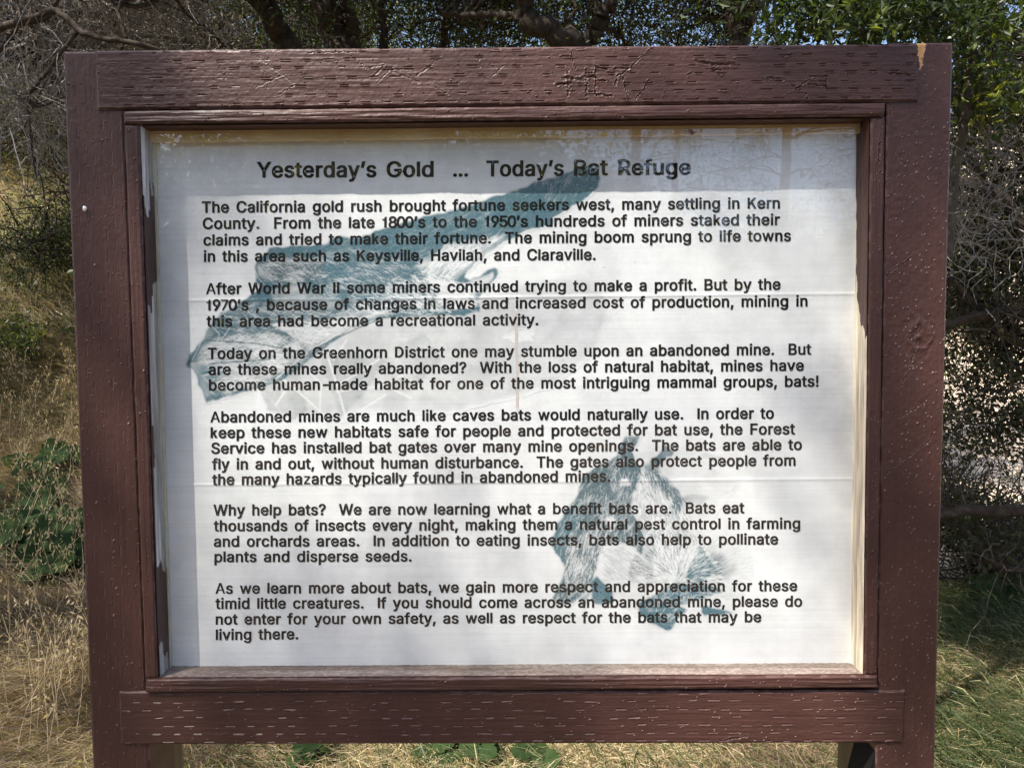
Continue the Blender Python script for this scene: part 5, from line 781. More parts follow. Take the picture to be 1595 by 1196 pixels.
def tree(name, root, label, cat, group, limbs, blobs, ntwig, nleaf, lsize, lmat, bmat, seed, twigL=0.45, twigR=0.0035, clump=0.14, tmat=None, nbr=40, pw=1.6, twigK=6, droop=0.03, lwid=.42, extra=None, wob=.33, cl=.33):
    rng = np.random.default_rng(seed); root = np.array(root, float)
    e = empty(name, tuple(root), label, cat, group)
    parts = []; pts = []
    for l in limbs:
        (v, f), P = limb(l[0], l[1], l[2], rng, wob=l[1] * .6, K=l[3] if len(l) > 3 else 24); parts.append((v, f)); pts.append(P)
    pts = np.concatenate(pts)
    # secondary branches reach from limbs into the crown
    wts = np.array([b[2] if len(b) > 2 else 1.0 for b in blobs], float); wts /= wts.sum()
    def sample(n, sh=0.0):
        k = rng.multinomial(n, wts); return np.concatenate([in_ell(m_, b[0], b[1], rng, sh) for m_, b in zip(k, blobs)])
    if nbr:
        tgt = sample(nbr, .3); st = pts[np.argmin(np.linalg.norm(pts[None] - tgt[:, None], axis=2) + rng.random((nbr, len(pts))) * .5, axis=1)]
        q = np.linspace(0, 1, 12)[None, :, None]; B = st[:, None] * (1 - q) + tgt[:, None] * q
        Ln = np.linalg.norm(tgt - st, axis=1)[:, None, None]
        B += np.cumsum(rng.normal(0, .035, B.shape), 1) * Ln * np.sin(q * np.pi) ** .5
        B[..., 2] += (q[..., 0] * (1 - q[..., 0])) * .3 * Ln[..., 0]
        rr_ = np.clip(Ln[:, 0] * 0.012, .005, .028) * (1 - .75 * q[0, :, 0][None])
        parts.append(tubes(B, rr_, 5))
        anch = B[:, 4:].reshape(-1, 3)
    else: anch = pts
    v, f = join(parts); trunk = mesh_np('trunk', v, f, bmat, e, smooth=True)
    tp = None
    if ntwig:
        half = ntwig // 2
        s1 = anch[rng.integers(0, len(anch), half)] + rng.normal(0, .01, (half, 3)); s2 = sample(ntwig - half)
        S = np.concatenate([s1, s2]); Lw = twigL * rng.uniform(.5, 1.3, ntwig)
        tp = walk(S, rng.normal(0, 1, (ntwig, 3)) + [0, 0, .25], Lw, twigK, wob, rng, droop)
        rr_ = twigR * (.45 + 1.4 * rng.random((ntwig, 1)) ** 2.5) * np.linspace(1, .35, twigK)[None]
        v, f = tubes(tp, rr_, 3); mesh_np('twigs', v, f, tmat or bmat, e, kind='stuff')
    if nleaf:
        if tp is not None:
            k = rng.integers(0, ntwig, nleaf); m_ = rng.integers(1, twigK, nleaf)
            P = tp[k, m_] + rng.normal(0, clump * .35, (nleaf, 3))
            hal = int(nleaf * cl); cc = sample(max(8, nleaf // 110)); P[:hal] = cc[rng.integers(0, len(cc), hal)] + rng.normal(0, clump, (hal, 3))
        else: P = sample(nleaf)
        if extra is not None: P = np.concatenate([P, extra])
        base = vn(P[:, 0] * 2.1 + P[:, 1], P[:, 2] * 2.1, seed)
        v, f = leaves(P, lsize, rng, wid=lwid)
        mesh_np('crown', v, f, lmat, e, cols={'tint': tintc(len(P), 4, rng, pw=pw, base=base)}, kind='stuff')
    return e
def A3(u, v, d): return at(float(u), float(v), d - 1.2)      # d metres in front of the tripod spot
def gp(x, y): return (x, y, float(gz(x, y)) - 0.02)

# ---- trees and shrubs behind the sign
# big dark oak left of centre
x0, y0 = -0.95, 3.6
tree('oak_tree', gp(-1.0, 3.6), 'dark multi stemmed oak behind the left half of the sign, thick leaning trunks', 'tree', 'oaks close behind the sign',
     [([gp(-0.8, 3.6), A3(560, 300, 4.8), A3(528, 70, 4.8), A3(505, 0, 4.8), A3(480, -180, 4.6)], .13, .07),
      ([gp(-1.0, 3.5), A3(470, 150, 4.6), A3(448, 66, 4.6), A3(402, 0, 4.5), A3(350, -120, 4.2)], .085, .05),
      ([A3(540, 100, 4.8), A3(553, 60, 4.8), A3(536, 0, 4.7), A3(560, -140, 4.6)], .05, .03),
      ([A3(590, 120, 4.9), A3(600, 50, 5), A3(592, 0, 5), A3(620, -120, 5)], .03, .02),
      ([A3(660, 180, 5), A3(690, 70, 5.2), A3(700, 0, 5.2), A3(740, -100, 5)], .03, .02)],
     [(A3(420, -170, 4.6), (1.0, 1.1, .75), 2), (A3(600, -100, 5.2), (1.3, 1.2, .6), 3), (A3(640, 10, 5.6), (1.1, .8, .5), 2.2), ((-.9, 2.0, 4.7), (1.7, 1.2, .6), 4), (A3(470, -40, 4.4), (.5, .5, .3), .5), (A3(560, 250, 6), (.9, .6, .8), .5)],  # forward crown mass out of view, added to darken the foliage below
     4200, 46000, .034, M_OAK, M_BARK, 11, twigR=.003, nbr=80)
tree('oak_tree', gp(0.6, 3.3), 'dark oak behind the right half of the sign, its curved limb forking above the rail', 'tree', 'oaks close behind the sign',
     [([gp(.55, 3.2), A3(915, 200, 4.4), A3(908, 74, 4.4), A3(870, 55, 4.35), A3(836, 42, 4.3), A3(815, 18, 4.3), A3(812, -60, 4.2)], .07, .045, 34),
      ([A3(908, 80, 4.4), A3(925, 50, 4.4), A3(938, 22, 4.35), A3(958, 0, 4.3), A3(990, -120, 4.2)], .045, .03),
      ([A3(820, 30, 4.3), A3(790, 24, 4.35), A3(740, 24, 4.4), A3(690, 22, 4.5)], .028, .012),
      ([gp(1.3, 3.4), A3(1140, 200, 4.6), A3(1148, 60, 4.5), A3(1152, 0, 4.5), A3(1120, -150, 4.3)], .085, .05),
      ([A3(1148, 70, 4.5), A3(1165, 30, 4.4), A3(1172, -60, 4.4)], .05, .03)],
     [(A3(900, -120, 4.5), (1.2, 1.0, .6), 2), (A3(1100, -110, 4.6), (1.1, 1.0, .6), 2), (A3(980, 30, 5.2), (1.1, .6, .45), 2.2), ((1.1, 1.9, 4.6), (1.5, 1.1, .6), 4), (A3(1080, 250, 5.4), (1.2, .6, .8), .8), (A3(820, 0, 5.2), (.6, .5, .35), 1)],  # crown mass toward the sun added above view to shade this strip
     4400, 46000, .032, M_OAK, M_BARK, 12, twigR=.003, nbr=80)
# close leafy young oak at the upper right corner
rngE = np.random.default_rng(5)
cl = [(1325, 20, 2.5), (1400, 5, 2.45), (1440, 28, 2.5), (1345, 50, 2.5), (1270, 25, 2.6), (1480, 45, 2.6), (1430, -25, 2.5), (1510, 60, 2.6), (1250, -20, 2.7), (1220, 45, 2.7), (1530, 110, 2.7), (1545, 20, 2.7), (1380, 45, 2.55), (1460, 8, 2.45), (1535,150,2.7),(1560,170,2.75)]
ex = np.concatenate([A3(*c) + rngE.normal(0, [.05, .09, .035], (150, 3)) for c in cl])
tree('young_oak', gp(1.35, 1.7), 'leafy young oak with bright green shoots over the upper right corner of the sign', 'tree', None,
     [([gp(1.3, 1.7), A3(1460, 500, 2.9), A3(1400, 200, 2.8), A3(1330, 20, 2.7), A3(1260, -150, 2.6)], .03, .012),
      ([A3(1470, 400, 2.9), A3(1500, 200, 2.8), A3(1520, 60, 2.75), A3(1480, -120, 2.7)], .022, .01)],
     [(A3(1330, -30, 2.75), (.42, .3, .14), 2), (A3(1500, -20, 2.8), (.35, .3, .22), 2), (A3(1240, -90, 2.8), (.4, .35, .16), 1.5), (A3(1540, 130, 2.9), (.14, .25, .14), .6)],
     700, 5600, .040, M_BRIGHT, M_TWIG, 13, twigL=.3, twigR=.0022, clump=.07, nbr=26, pw=3.0, extra=ex, lwid=.36)
# tangled half dead shrub along the right edge
tree('tangled_shrub', gp(2.1, 2.1), 'tangled twiggy shrub with small dark leaves and pale dead twigs along the right edge', 'shrub', None,
     [([gp(3.4, 2.2), A3(1720, 600, 3.5), A3(1560, 292, 3.4), A3(1470, 285, 3.4), A3(1380, 300, 3.5)], .035, .022),
      ([A3(1700, 420, 3.5), A3(1595, 70, 3.3), A3(1540, 30, 3.2), A3(1505, 20, 3.2), A3(1440, 10, 3.3)], .035, .018),
      ([gp(3.3, 2.5), A3(1740, 780, 3.7), A3(1640, 795, 3.7), A3(1560, 800, 3.7), A3(1490, 792, 3.7), A3(1440, 815, 3.7), A3(1380, 830, 3.8)], .035, .022),
      ([A3(1640, 900, 3.8), A3(1545, 880, 3.8), A3(1510, 830, 3.8), A3(1460, 800, 3.8)], .016, .008),
      ([A3(1650, 460, 3.5), A3(1595, 480, 3.4), A3(1530, 490, 3.4), A3(1470, 508, 3.4), A3(1400, 520, 3.4)], .026, .016),
      ([A3(1640, 560, 3.6), A3(1560, 520, 3.5), A3(1500, 455, 3.4), A3(1475, 430, 3.4)], .02, .01),
      ([A3(1600, 140, 3.3), A3(1560, 80, 3.3), A3(1530, 45, 3.3), A3(1500, -30, 3.3)], .03, .02),
      ([A3(1545, 300, 3.1), A3(1500, 232, 3.1), A3(1478, 262, 3.1)], .012, .008)],
     [(A3(1560, 120, 3.5), (.3, .35, .42), 2.2), (A3(1570, 400, 3.6), (.34, .35, .5), 3), (A3(1550, 290, 4.3), (.4, .4, .45), 2.2), (A3(1560, 640, 3.8), (.34, .35, .4), 2.2), (A3(1560, 850, 3.9), (.34, .3, .22), .8), (A3(1780, 300, 3.9), (.6, .6, .9), 2.5), (A3(1420, 500, 4.2), (.5, .4, 1.2), 2)],
     2100, 29000, .026, M_OLIVE, M_BARK, 14, twigL=.42, twigR=.0028, clump=.055, tmat=M_TWIG, nbr=100, pw=2.4, twigK=6, lwid=.6, wob=.2, cl=.8)
rng = np.random.default_rng(77)
S = np.concatenate([A3(1510, 225, 2.95) + rng.normal(0, [.09, .08, .12], (160, 3)), A3(1545, 320, 3.0) + rng.normal(0, [.08, .08, .14], (150, 3)), A3(1500, 120, 3.0) + rng.normal(0, [.1, .08, .1], (90, 3))])
tp = walk(S, rng.normal(0, 1, (len(S), 3)), rng.uniform(.1, .3, len(S)), 7, .4, rng, .03)
v_, f_ = tubes(tp, rng.uniform(.0012, .003, (len(S), 1)) * np.linspace(1, .4, 7)[None], 4)
o_ = mesh_np('dead_twigs', v_, f_, M_GREY, bpy.data.objects['tangled_shrub'], kind='stuff')

# dead grey shrub over the upper left corner
e_ = tree('dead_shrub', gp(-2.0, 2.8), 'leafless grey tangled shrub overhanging the upper left corner of the sign', 'shrub', None,
     [([gp(-3.6, 2.9), A3(-160, 200, 4), A3(-60, 70, 3.9), A3(28, 32, 3.7), A3(60, 26, 3.7), A3(90, 14, 3.7), A3(122, 50, 3.7), A3(165, 62, 3.7), A3(200, 64, 3.7), A3(240, 78, 3.75), A3(300, 100, 3.9)], .02, .011, 40),
      ([A3(122, 50, 3.7), A3(104, 70, 3.7), A3(85, 98, 3.7), A3(60, 130, 3.7), A3(42, 152, 3.7)], .011, .007),
      ([A3(-40, 100, 3.8), A3(0, 80, 3.8), A3(14, 62, 3.8), A3(30, 38, 3.8), A3(80, 30, 3.8), A3(100, -30, 3.8)], .013, .009),
      ([A3(-30, 100, 4.2), A3(15, 92, 4.2), A3(45, 92, 4.2), A3(72, 115, 4.2), A3(95, 150, 4.3)], .03, .012),
      ([A3(196, 60, 3.8), A3(190, 38, 3.8), A3(180, 10, 3.8), A3(165, -30, 3.8)], .010, .006),
      ([A3(42, 152, 3.7), A3(60, 168, 3.7), A3(100, 150, 3.7), A3(130, 150, 3.8)], .007, .004),
      ([A3(42, 152, 3.7), A3(46, 200, 3.7), A3(52, 255, 3.7), A3(58, 280, 3.7)], .006, .003),
      ([A3(85, 98, 3.7), A3(30, 215, 3.7), A3(0, 235, 3.7)], .004, .002)],
     [(A3(60, 20, 4.2), (.5, .4, .24), 2), (A3(230, 15, 4.5), (.6, .5, .28), 3), (A3(60, 190, 3.9), (.16, .3, .17), .5), (A3(150, -90, 4.3), (.9, .6, .3), 2), (A3(90, 110, 4.1), (.2, .3, .14), .3)],
     3000, 2500, .014, M_OLIVE, M_BARK, 15, twigL=.5, twigR=.0026, tmat=M_GREY, nbr=110, twigK=8, wob=.26)
# grey green scrub further up, left of the trunks
def hill_tree(name, x, y, h, w, label, seed, nl, group, lmat=M_FAR, ls=.07, cat='tree', low=.35, nt=500):
    g0 = gp(x, y); gz0 = g0[2]; r_ = np.random.default_rng(seed)
    bl = [((x + r_.normal(0, w * .3), y + r_.normal(0, w * .3), gz0 + h * r_.uniform(low, .85)), (w * r_.uniform(.35, .6), w * r_.uniform(.35, .6), h * r_.uniform(.15, .3)), 1) for _ in range(7)]
    lm = [([g0, (x + r_.normal(0, .1) * w, y, gz0 + h * .3), b_[0]], .028 * h, .008 * h, 12) for b_ in bl[:4]]
    return tree(name, g0, label, cat, group, lm, bl, nt, nl, ls, lmat, M_BARK, seed, twigL=w * .4, twigR=.008, clump=w * .16, nbr=14, pw=1.2, lwid=.6)
HG = 'small trees on the hillside behind the sign'
hill_tree('hillside_tree', -3.4, 6.8, 3.4, 2.6, 'pale grey green scrub tree up the slope behind the upper left rail', 31, 13000, HG, M_OLIVE, .035, nt=3500)
hill_tree('hillside_tree', -5.6, 12.5, 4.0, 3.6, 'rounded green tree far up the dry slope at the far left', 32, 9000, HG, M_FAR, .06)
hill_tree('hillside_tree', -0.2, 9.5, 4.6, 3.4, 'sunlit yellow green tree seen between the dark oak trunks', 33, 15000, HG, M_FAR, .055)
hill_tree('hillside_tree', 3.3, 9.0, 4.4, 3.2, 'sunlit tree behind the forked limb of the dark oak, right of centre', 34, 14000, HG, M_FAR, .055)
hill_tree('hillside_tree', 7.6, 11.5, 3.8, 2.8, 'green tree on the bare slope beyond the tangled shrub at the right', 35, 8000, HG, M_FAR, .05)
hill_tree('hillside_tree', -3.0, 15.0, 4.6, 4.0, 'distant tree at the top of the slope behind the left oak trunks', 36, 8000, HG, M_FAR, .07)
hill_tree('hillside_tree', 2.3, 6.6, 3.6, 2.8, 'dark leafy tree behind the upper right rail between the limb and the young oak', 37, 17000, HG, M_OAK, .04, nt=900)
hill_tree('hillside_tree', 4.2, 7.6, 4.4, 1.8, 'leafy tree behind the top of the right post', 38, 14000, HG, M_OAK, .04, nt=900)
BG = 'low dark bushes on the left slope'
hill_tree('hillside_bush', -5.0, 7.4, .8, 1.3, 'low dark green bush on the dry slope beside the left post, nearest of three', 41, 7000, BG, M_OAK, .035, 'bush', .1)
hill_tree('hillside_bush', -7.0, 9.6, 1.3, 1.8, 'low dark bush on the dry slope, middle of three', 42, 6000, BG, M_OAK, .04, 'bush', .1)
hill_tree('hillside_bush', -8.6, 11.8, 1.5, 2.0, 'low dark bush highest on the dry left slope', 43, 6000, BG, M_OAK, .045, 'bush', .1)
hill_tree('roadside_bush', 3.1, 3.7, .75, .9, 'small leafy dark bush at the edge of the grass right of the sign', 44, 9000, None, M_OAK, .022, 'bush', .12, nt=900)

# ---- the side the pane mirrors: pines, oaks and the tree that shades the sign
def pine(x, y, h, r, label, seed, lean=0.0):
    rg = np.random.default_rng(seed); g0 = np.array(gp(x, y)); e = empty('pine_tree', tuple(g0), label, 'tree', 'tall pines across the clearing in front of the sign')
    (v, f), P = limb([g0, g0 + [lean * .5, 0, h * .5], g0 + [lean, 0, h]], r, r * .35, rg, .03, 40, 10); parts = [(v, f)]
    n = 46; k = rg.integers(8, 38, n); a = rg.uniform(0, 2 * np.pi, n)
    Br = walk(P[k], np.stack([np.cos(a), np.sin(a), np.full(n, .55)], -1), rg.uniform(1.4, 3.6, n), 12, .10, rg, .11)
    parts.append(tubes(Br, (r * rg.uniform(.10, .2, (n, 1))) * np.linspace(1, .25, 12)[None], 5))
    kk = rg.integers(0, n, 420); mm = rg.integers(3, 12, 420)
    Tw = walk(Br[kk, mm], rg.normal(0, 1, (420, 3)), rg.uniform(.4, 1.1, 420), 7, .25, rg, .10)
    parts.append(tubes(Tw, .012 * np.linspace(1, .3, 7)[None].repeat(420, 0), 3))
    v, f = join(parts); mesh_np('trunk', v, f, M_PINE, e, smooth=True)
    kk = rg.integers(0, 420, 5000); P2 = Tw[kk, rg.integers(3, 7, 5000)] + rg.normal(0, .12, (5000, 3))
    v, f = leaves(P2, .16, rg, wid=.10); mesh_np('crown', v, f, M_OLIVE, e, cols={'tint': tintc(5000, 4, rg)}, kind='stuff')
pine(2.95, -17.5, 15, .16, 'tall pine mirrored in the pane above the last word of the heading', 51)
pine(3.6, -17.0, 14, .10, 'thin pine just right of the first mirrored pine', 52, .5)
pine(6.2, -17.0, 15, .15, 'pine with arching bare branches mirrored at the upper right of the pane', 53, .4)
pine(10.5, -22, 16, .2, 'pine furthest right across the clearing', 54)
pine(-13.0, -24, 16, .22, 'pine furthest left across the clearing', 55)
def front_oak(x, y, h, w, label, seed, nl=26000, ls=.19):
    return hill_tree('front_oak', x, y, h, w, label, seed, nl, 'oaks across the clearing in front of the sign', M_FAR, ls, nt=1500, low=.25)
front_oak(-9.0, -15, 8.5, 6.5, 'broad oak mirrored at the upper left of the pane', 61)
front_oak(-3.6, -17, 8.0, 6, 'broad oak mirrored behind the first words of the heading', 62)
front_oak(0.6, -20, 6.5, 5, 'oak across the clearing between the mirrored pines and the broad oaks', 63)
front_oak(9.5, -19, 4.0, 6, 'low oak mirrored at the right edge of the pane', 64, 16000)
front_oak(5.0, -26, 4.5, 7, 'low oak behind the mirrored pines', 65, 16000)
# wooded ridge far across the clearing, one mass of crowns
rg = np.random.default_rng(70); n = 26000
xx = rg.uniform(-75, 60, n); yy = rg.uniform(-62, -34, n); k_ = np.floor(xx / 5) ; top = 4.5 + 5 * sstep(8, -25, xx) + 3.5 * vn(xx / 5, yy / 9, 71)
P = np.stack([xx, yy, gz(xx, yy) + top * rg.random(n) ** .6], -1)
v, f = leaves(P, 1.1, rg, wid=.6)
tag(mesh_np('far_woods', v, f, M_OAK, None, cols={'tint': tintc(n, 4, rg, base=vn(xx / 3, P[:, 2] / 2, 5))}, kind='stuff'), 'wooded ridge far across the clearing in front of the sign', 'woods')
# shade tree whose boughs dapple the sign: stands to the left behind the viewer
rs = np.random.default_rng(91)
def bough(u, v, t, n, r, st=(1, 1)):
    c = at(float(u), float(v), 0.0) + SUN * t
    return c + rs.normal(0, 1, (n, 3)) * np.array([r * st[0], r, r * st[1]])
BO = [(580, 1150, 9.5, 420, .10, (2.2, .45)), (760, 1145, 9.5, 200, .09, (1.6, .4)), (380, 1165, 9.5, 120, .09, (1.5, .4)), (80, 300, 9.0, 160, .06, (.5, 2.4)), (80, 700, 9.0, 190, .06, (.5, 2.8)), (100, 1050, 9.0, 160, .07, (.5, 1.8)),
(1420, 870, 8.5, 300, .09, (.4, 1.5)), (180, 100, 9.2, 180, .07, (1.0, .4)), (1340, 90, 9.0, 330, .08, (1.6, .4)), (920, 560, 9.8, 30, .2, (1.5, .8))
]
ex = np.concatenate([bough(*b) for b in BO])
cen = at(-250., 1500., 0.0) + SUN * 9.5
tb = np.array([-5.6, -4.6, 0.0]); 
lm = [([tb, tb + [.1, .1, 3], tb + [.3, .3, 5.6], cen + [-.9, -.2, -.4], cen + [-.2, 0, 0]], .22, .03, 30),
      ([tb + [.3, .2, 4.5], cen + [-1.4, .3, 0.4], cen + [-.9, .3, 1.3]], .07, .015), ([tb + [.2, .2, 4.0], tb + [-1.2, -.8, 6.5], tb + [-2, -1.5, 8.5]], .12, .04),
      ([tb + [.1, .1, 3.2], tb + [-1.5, 1.0, 5.5], tb + [-2.6, 1.8, 7]], .10, .03)]
tree('shade_oak', tuple(tb), 'tall oak standing in front and to the left of the sign, dappling it with shade', 'tree', None, lm,
     [(tuple(tb + [-2.2, -1.2, 8.6]), (1.8, 1.6, 1.1), 3), (tuple(tb + [-2.6, 1.6, 7.2]), (1.4, 1.2, .9), 2), (tuple(tb + [-1.0, -2.6, 8.2]), (1.5, 1.2, .9), 2)],
     1000, 9000, .06, M_OAK, M_BARK, 92, twigL=.5, twigR=.005, nbr=24, extra=ex, clump=.3)

hill_tree('added_side_oak', -5.1, 1.5, 6.2, 2.8, 'unseen oak added off to the left to shade the grassy slope', 93, 16000, None, M_OAK, .05, 'tree', .6, nt=900)  # out of view, put here to cast shade on the left grass
hill_tree('added_side_oak', -7.2, 3.8, 6.6, 3.4, 'unseen oak added further up the left slope to shade the grass beside the bushes', 94, 15000, None, M_OAK, .06, 'tree', .6, nt=700)  # second tree out of view, added to darken the slope
# ---- grass
def blades(n, sampler, Lr, wid, mat, name, seed, lean=0.8, field=None, tint_fn=None, K=4, label=None):
    rg = np.random.default_rng(seed); x, y = sampler(n, rg); n = len(x); P = np.stack([x, y, gz(x, y) - .005], -1)
    # clumps share a sweep direction
    a = fbm(x * .8, y * .8, seed, 3) * 9 + rg.normal(0, .7, n); 
    if field is not None: a = field + (fbm(x * 1.1, y * 1.1, seed, 3) - .5) * 3.5 + rg.normal(0, .55, n)
    Lg = Lr * rg.uniform(.45, 1.25, n) * (0.55 + 0.9 * vn(x * 1.7, y * 1.7, seed + 4))
    d = np.stack([np.cos(a), np.sin(a), np.zeros(n)], -1); ln = lean * rg.uniform(.5, 1.3, n)
    q = np.linspace(0, 1, K)
    C = P[:, None] + Lg[:, None, None] * (np.array([0, 0, 1.0]) * (np.sin(q * 1.35) * .72)[None, :, None] / np.sqrt(1 + ln[:, None, None] ** 2) + d[:, None] * (q ** 1.7)[None, :, None] * ln[:, None, None] / np.sqrt(1 + ln[:, None, None] ** 2))
    C[..., 2] -= (Lg * ln * .16)[:, None] * (q ** 3)[None]
    C[:, :, :2] += np.cumsum(rg.normal(0, .012, (n, K, 2)), 1) * (q > 0)[None, :, None]
    C[..., 2] = np.maximum(C[..., 2], P[:, None, 2] + .004)
    s = rg.normal(0, 1, (n, 3)); s[:, 2] *= .4; s /= np.linalg.norm(s, axis=1, keepdims=True)
    w = wid * rg.uniform(.6, 1.3, n)[:, None] * np.array([1, .85, .6, 0.12] if K == 4 else np.linspace(1, .1, K))[None]
    V = np.stack([C + s[:, None] * w[..., None] / 2, C - s[:, None] * w[..., None] / 2], 2).reshape(-1, 3)
    i = np.arange(n)[:, None] * 2 * K + np.arange(K - 1)[None] * 2
    F = np.stack([i, i + 1, i + 3, i + 2], -1).reshape(-1, 4)
    t = rg.random(n) if tint_fn is None else tint_fn(x, y, rg)
    t = np.repeat(np.clip(t, 0, 1), 2 * K)
    return tag(mesh_np(name, V, F, mat, None, cols={'tint': np.stack([t, t, t, np.ones_like(t)], -1)}, kind='stuff'), label, 'grass')
def wedge(d0, d1, s0, s1, pw=1.0):
    def f(n, rg):
        d = d0 + (d1 - d0) * rg.random(n) ** pw; k = rg.uniform(s0, s1, n); return k * d, d - 1.2
    return f
dry_t = lambda x, y, rg: np.clip(rg.normal(.45, .2, len(x)) + (vn(x * 1.9, y * 1.9, 8) - .5) * .9, 0, .93) + (rg.random(len(x)) < .04) * 1.0
blades(62000, wedge(2.3, 7.5, -.86, -.44, 1.2), .30, .0046, M_DRY, 'dry_grass', 201, 1.3, field=-2.3, tint_fn=dry_t, label='matted dry straw coloured grass on the slope left of the sign')
blades(34000, wedge(7, 20, -.9, -.42, 1.1), .34, .011, M_DRY, 'far_dry_grass', 202, .9, field=-1.8, tint_fn=lambda x, y, rg: dry_t(x, y, rg) + .12, label='sunlit dry grass further up the left slope')
blades(16000, wedge(6.3, 14, -.75, -.5, 1.0), .28, .009, M_GREEN, 'slope_green_grass', 203, .5, label='green grass among the bushes on the left slope')
blades(44000, wedge(2.0, 4.8, -.5, .5, 1.3), .17, .0042, M_DRY, 'straw_under_sign', 204, 1.2, tint_fn=dry_t, label='bright straw and grass on the ground under and behind the sign')
blades(9000, wedge(2.2, 4.4, -.45, .5, 1.0), .17, .0055, M_GREEN, 'green_blades_under_sign', 205, .9, label='green blades mixed with the straw under the sign')
blades(28000, wedge(2.3, 4.9, .44, .9, 1.0), .21, .0056, M_GREEN, 'green_grass', 206, .9, tint_fn=lambda x, y, rg: np.clip(rg.normal(.42, .25, len(x)), 0, .9) + (rg.random(len(x)) < .10) * 1.0, label='shaded green grass right of the sign')
blades(20000, wedge(2.2, 3.9, .42, .9, 1.1), .17, .004, M_DRY, 'straw_right_of_sign', 207, 1.0, tint_fn=dry_t, label='dry straw among the green grass right of the sign')
blades(16000, lambda n, rg: (rg.uniform(-2.2, 2.2, n), rg.uniform(-1.5, .9, n)), .09, .004, M_DRY, 'trampled_grass', 208, 1.5, tint_fn=dry_t, label='short trampled dry grass at the foot of the sign')
blades(26000, wedge(4.6, 15, -.46, .34, 1.2), .26, .009, M_DRY, 'slope_dry_grass', 209, .9, tint_fn=dry_t, label='dry grass on the slope hidden behind the sign')
# wild oats with drooping spikelets
rg = np.random.default_rng(300); n = 260
d = rg.uniform(2.8, 7.0, n); k = rg.uniform(-.68, -.52, n); x = k * d; y = d - 1.2
P0 = np.stack([x, y, gz(x, y)], -1); st = walk(P0, np.stack([rg.normal(0, .3, n), rg.normal(0, .3, n), np.ones(n)], -1), rg.uniform(.3, .6, n), 7, .08, rg, .05)
v1, f1 = tubes(st, np.full((n, 7), .0011), 3)
kk = rg.integers(0, n, 2400); sp_ = st[kk, rg.integers(4, 7, 2400)] + rg.normal(0, .02, (2400, 3))
v2, f2 = leaves(sp_, .026, rg, wid=.26, dirs=np.tile([0, 0, -1.0], (2400, 1)))
t1 = np.full(len(v1), .7); t2 = np.full(len(v2), .86); tt = np.concatenate([t1, t2])
tag(mesh_np('wild_oats', np.concatenate([v1, v2]), [f1, f2 + len(v1)], M_DRY, None, cols={'tint': np.stack([tt, tt, tt, tt * 0 + 1], -1)}, kind='stuff'), 'tall wild oat stalks with drooping pale spikelets on the left slope', 'wild oats')

# ---- broad leaved weeds, leaf by leaf
def mallow_mesh(seed):
    rg = np.random.default_rng(seed); n = 41; a = np.linspace(-2.75, 2.75, n)
    lob = 0.62 + 0.36 * np.abs(np.cos(a * 2.856 / 2)) ** .8 + 0.03 * np.cos(a * 14) + rg.normal(0, .012, n)
    x = np.cos(a) * lob * .5; y = np.sin(a) * lob * .5
    z = 0.09 * np.hypot(x, y) * np.cos(a * 5) + rg.normal(0, .008, n) - .12 * (x ** 2 + y ** 2)
    mx, my = x * .5, y * .5; mz = z * .5 + .03
    x, y = x * 1.7, y * 1.7; mx, my = mx * 1.7, my * 1.7
    V = np.concatenate([[[0, 0, 0]], np.stack([mx, my, mz], -1), np.stack([x, y, z], -1)])
    i = np.arange(n - 1); F3 = np.stack([i * 0, i + 1, i + 2], -1); F4 = np.stack([i + 1, i + 1 + n, i + 2 + n, i + 2], -1)
    me = bpy.data.meshes.new('leaf'); me.from_pydata(V.tolist(), [], F3.tolist() + F4.tolist())
    a_ = me.color_attributes.new('tint', 'FLOAT_COLOR', 'POINT'); 
    c = np.tile([[.3 + .4 * rg.random()] * 3 + [1]], (len(V), 1)); a_.data.foreach_set('color', c.astype(np.float32).ravel())
    me.materials.append(M_MALLOW)
    for p_ in me.polygons: p_.use_smooth = True
    return me
LM = [mallow_mesh(s_) for s_ in range(4)]
def weed(x, y, nleaf, size, spread, label, seed, height=.12):
    rg = np.random.default_rng(seed); g0 = gp(x, y); e = empty('broad_leaved_weed', g0, label, 'weed', 'broad leaved weeds around the sign')
    stems = []
    for k in range(nleaf):
        a = k * 2.4 + rg.normal(0, .3); r = spread * rg.uniform(.25, 1.0); hh = height * rg.uniform(.5, 1.3) * (1.2 - .6 * r / spread)
        lx, ly = r * math.cos(a), r * math.sin(a); lz = float(gz(x + lx, y + ly)) - g0[2] + hh
        o = bpy.data.objects.new('leaf', LM[rg.integers(0, 4)]); COL.objects.link(o); o.parent = e
        o.location = (lx, ly, lz); s_ = size * rg.uniform(.6, 1.25); o.scale = (s_, s_, s_)
        o.rotation_euler = (Matrix.Rotation(rg.normal(.6, .3), 3, 'X') @ Matrix.Rotation(rg.normal(0, .3), 3, 'Y') @ Matrix.Rotation(a + rg.normal(0, .5), 3, 'Z')).to_euler()
        stems.append([[x, y, g0[2]], [x + lx * .45, y + ly * .45, g0[2] + hh * .75], [x + lx, y + ly, g0[2] + lz]])
    v, f = tubes(np.array(stems), np.full((nleaf, 3), .0022), 4); c = np.tile([.6, .6, .6, 1], (len(v), 1)); mesh_np('stem', v, f, M_MALLOW, e, cols={'tint': c}, kind='stuff')
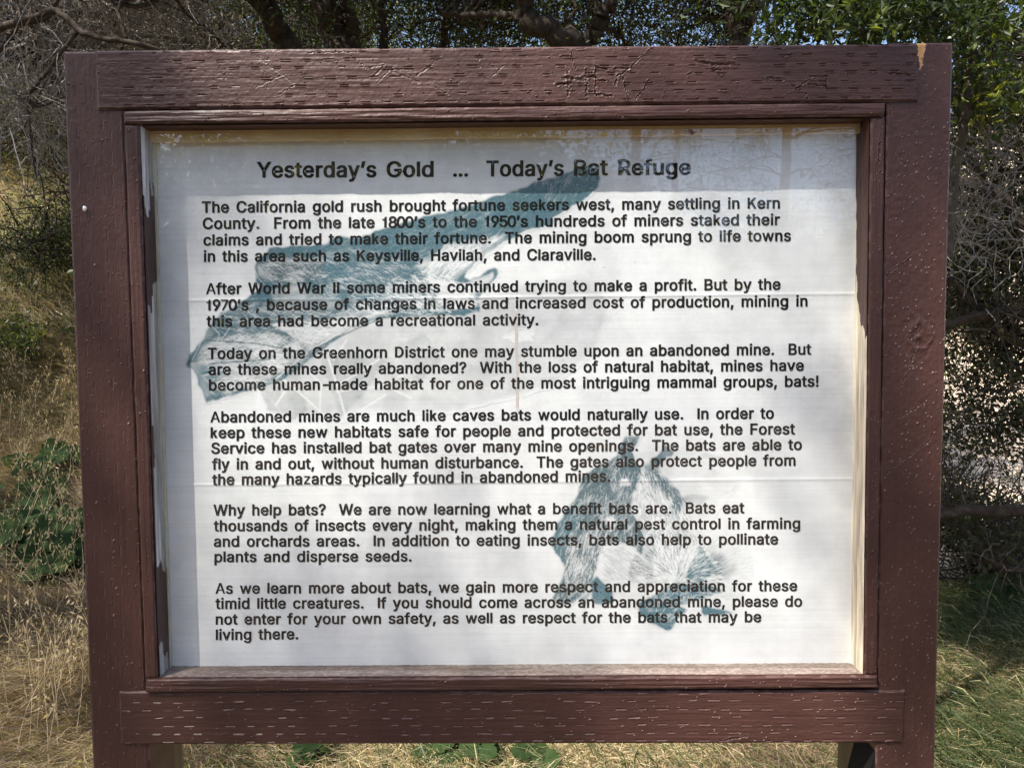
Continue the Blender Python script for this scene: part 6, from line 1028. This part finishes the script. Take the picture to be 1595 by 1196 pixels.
def onground(u, v):
    """first point of the ground met by the surveyed sight line"""
    for d in np.arange(2.0, 20, .02):
        p_ = A3(u, v, d)
        if p_[2] <= float(gz(p_[0], p_[1])): return p_[0], p_[1]
    return p_[0], p_[1]
for k, (u, v, nl_, sz, sp, lab) in enumerate([
    (30, 815, 9, 0.19, 0.253, 'dark green weed with large lobed leaves at the far left, halfway down the slope'),
    (60, 872, 9, 0.19, 0.253, 'dark lobed weed low on the left slope, just above the lowest one'),
    (85, 905, 10, 0.195, 0.138, 'lobed weed lowest in the leafy patch, close to the left post'),
    (95, 742, 9, 0.15, 0.287, 'dark weed against the left post at the top of the leafy patch'),
    (60, 770, 7, 0.15, 0.230, 'dark weed in the middle of the leafy patch left of the sign'),
    (490, 1178, 8, .06, .09, 'small round leaved weed under the bottom rail, left of centre'),
    (470, 1200, 5, .05, .06, 'little weed at the bottom edge below the rail, left of centre'),
    (700, 1178, 9, .075, .10, 'round leaved weed below the middle of the bottom rail'),
    (745, 1182, 7, .07, .08, 'round leaved weed just right of the middle of the bottom rail'),
    (830, 1200, 6, .07, .08, 'bright green small weed below the rail, right of the middle pair'),
    (1585, 960, 7, 0.19, 0.230, 'dark leafy weed at the right edge beside the bush')]):
    gx, gy = onground(u, v); weed(gx, gy, nl_, sz, sp, lab, 400 + k, .17 if v < 1000 else .07)
# feathery green weed on the slope
gx, gy = onground(30, 555); rg = np.random.default_rng(61); g0 = gp(gx, gy)
e = empty('feathery_weed', g0, 'bright feathery green weed on the dry slope at the left edge', 'weed')
n = 90; st = walk(np.tile(g0, (n, 1)) + rg.normal(0, [.3, .3, .01], (n, 3)), rg.normal(0, 1, (n, 3)) + [0, 0, 1.6], rg.uniform(.2, .5, n), 7, .15, rg, .06)
v, f = tubes(st, np.full((n, 7), .0035), 3); mesh_np('stem', v, f, M_TWIG, e)
P2 = st[rg.integers(0, n, 3200), rg.integers(2, 7, 3200)] + rg.normal(0, .035, (3200, 3)); v, f = leaves(P2, .05, rg, wid=.3)
mesh_np('leaves', v, f, M_BRIGHT, e, cols={'tint': tintc(3200, 4, rg, .3, 1)}, kind='stuff')
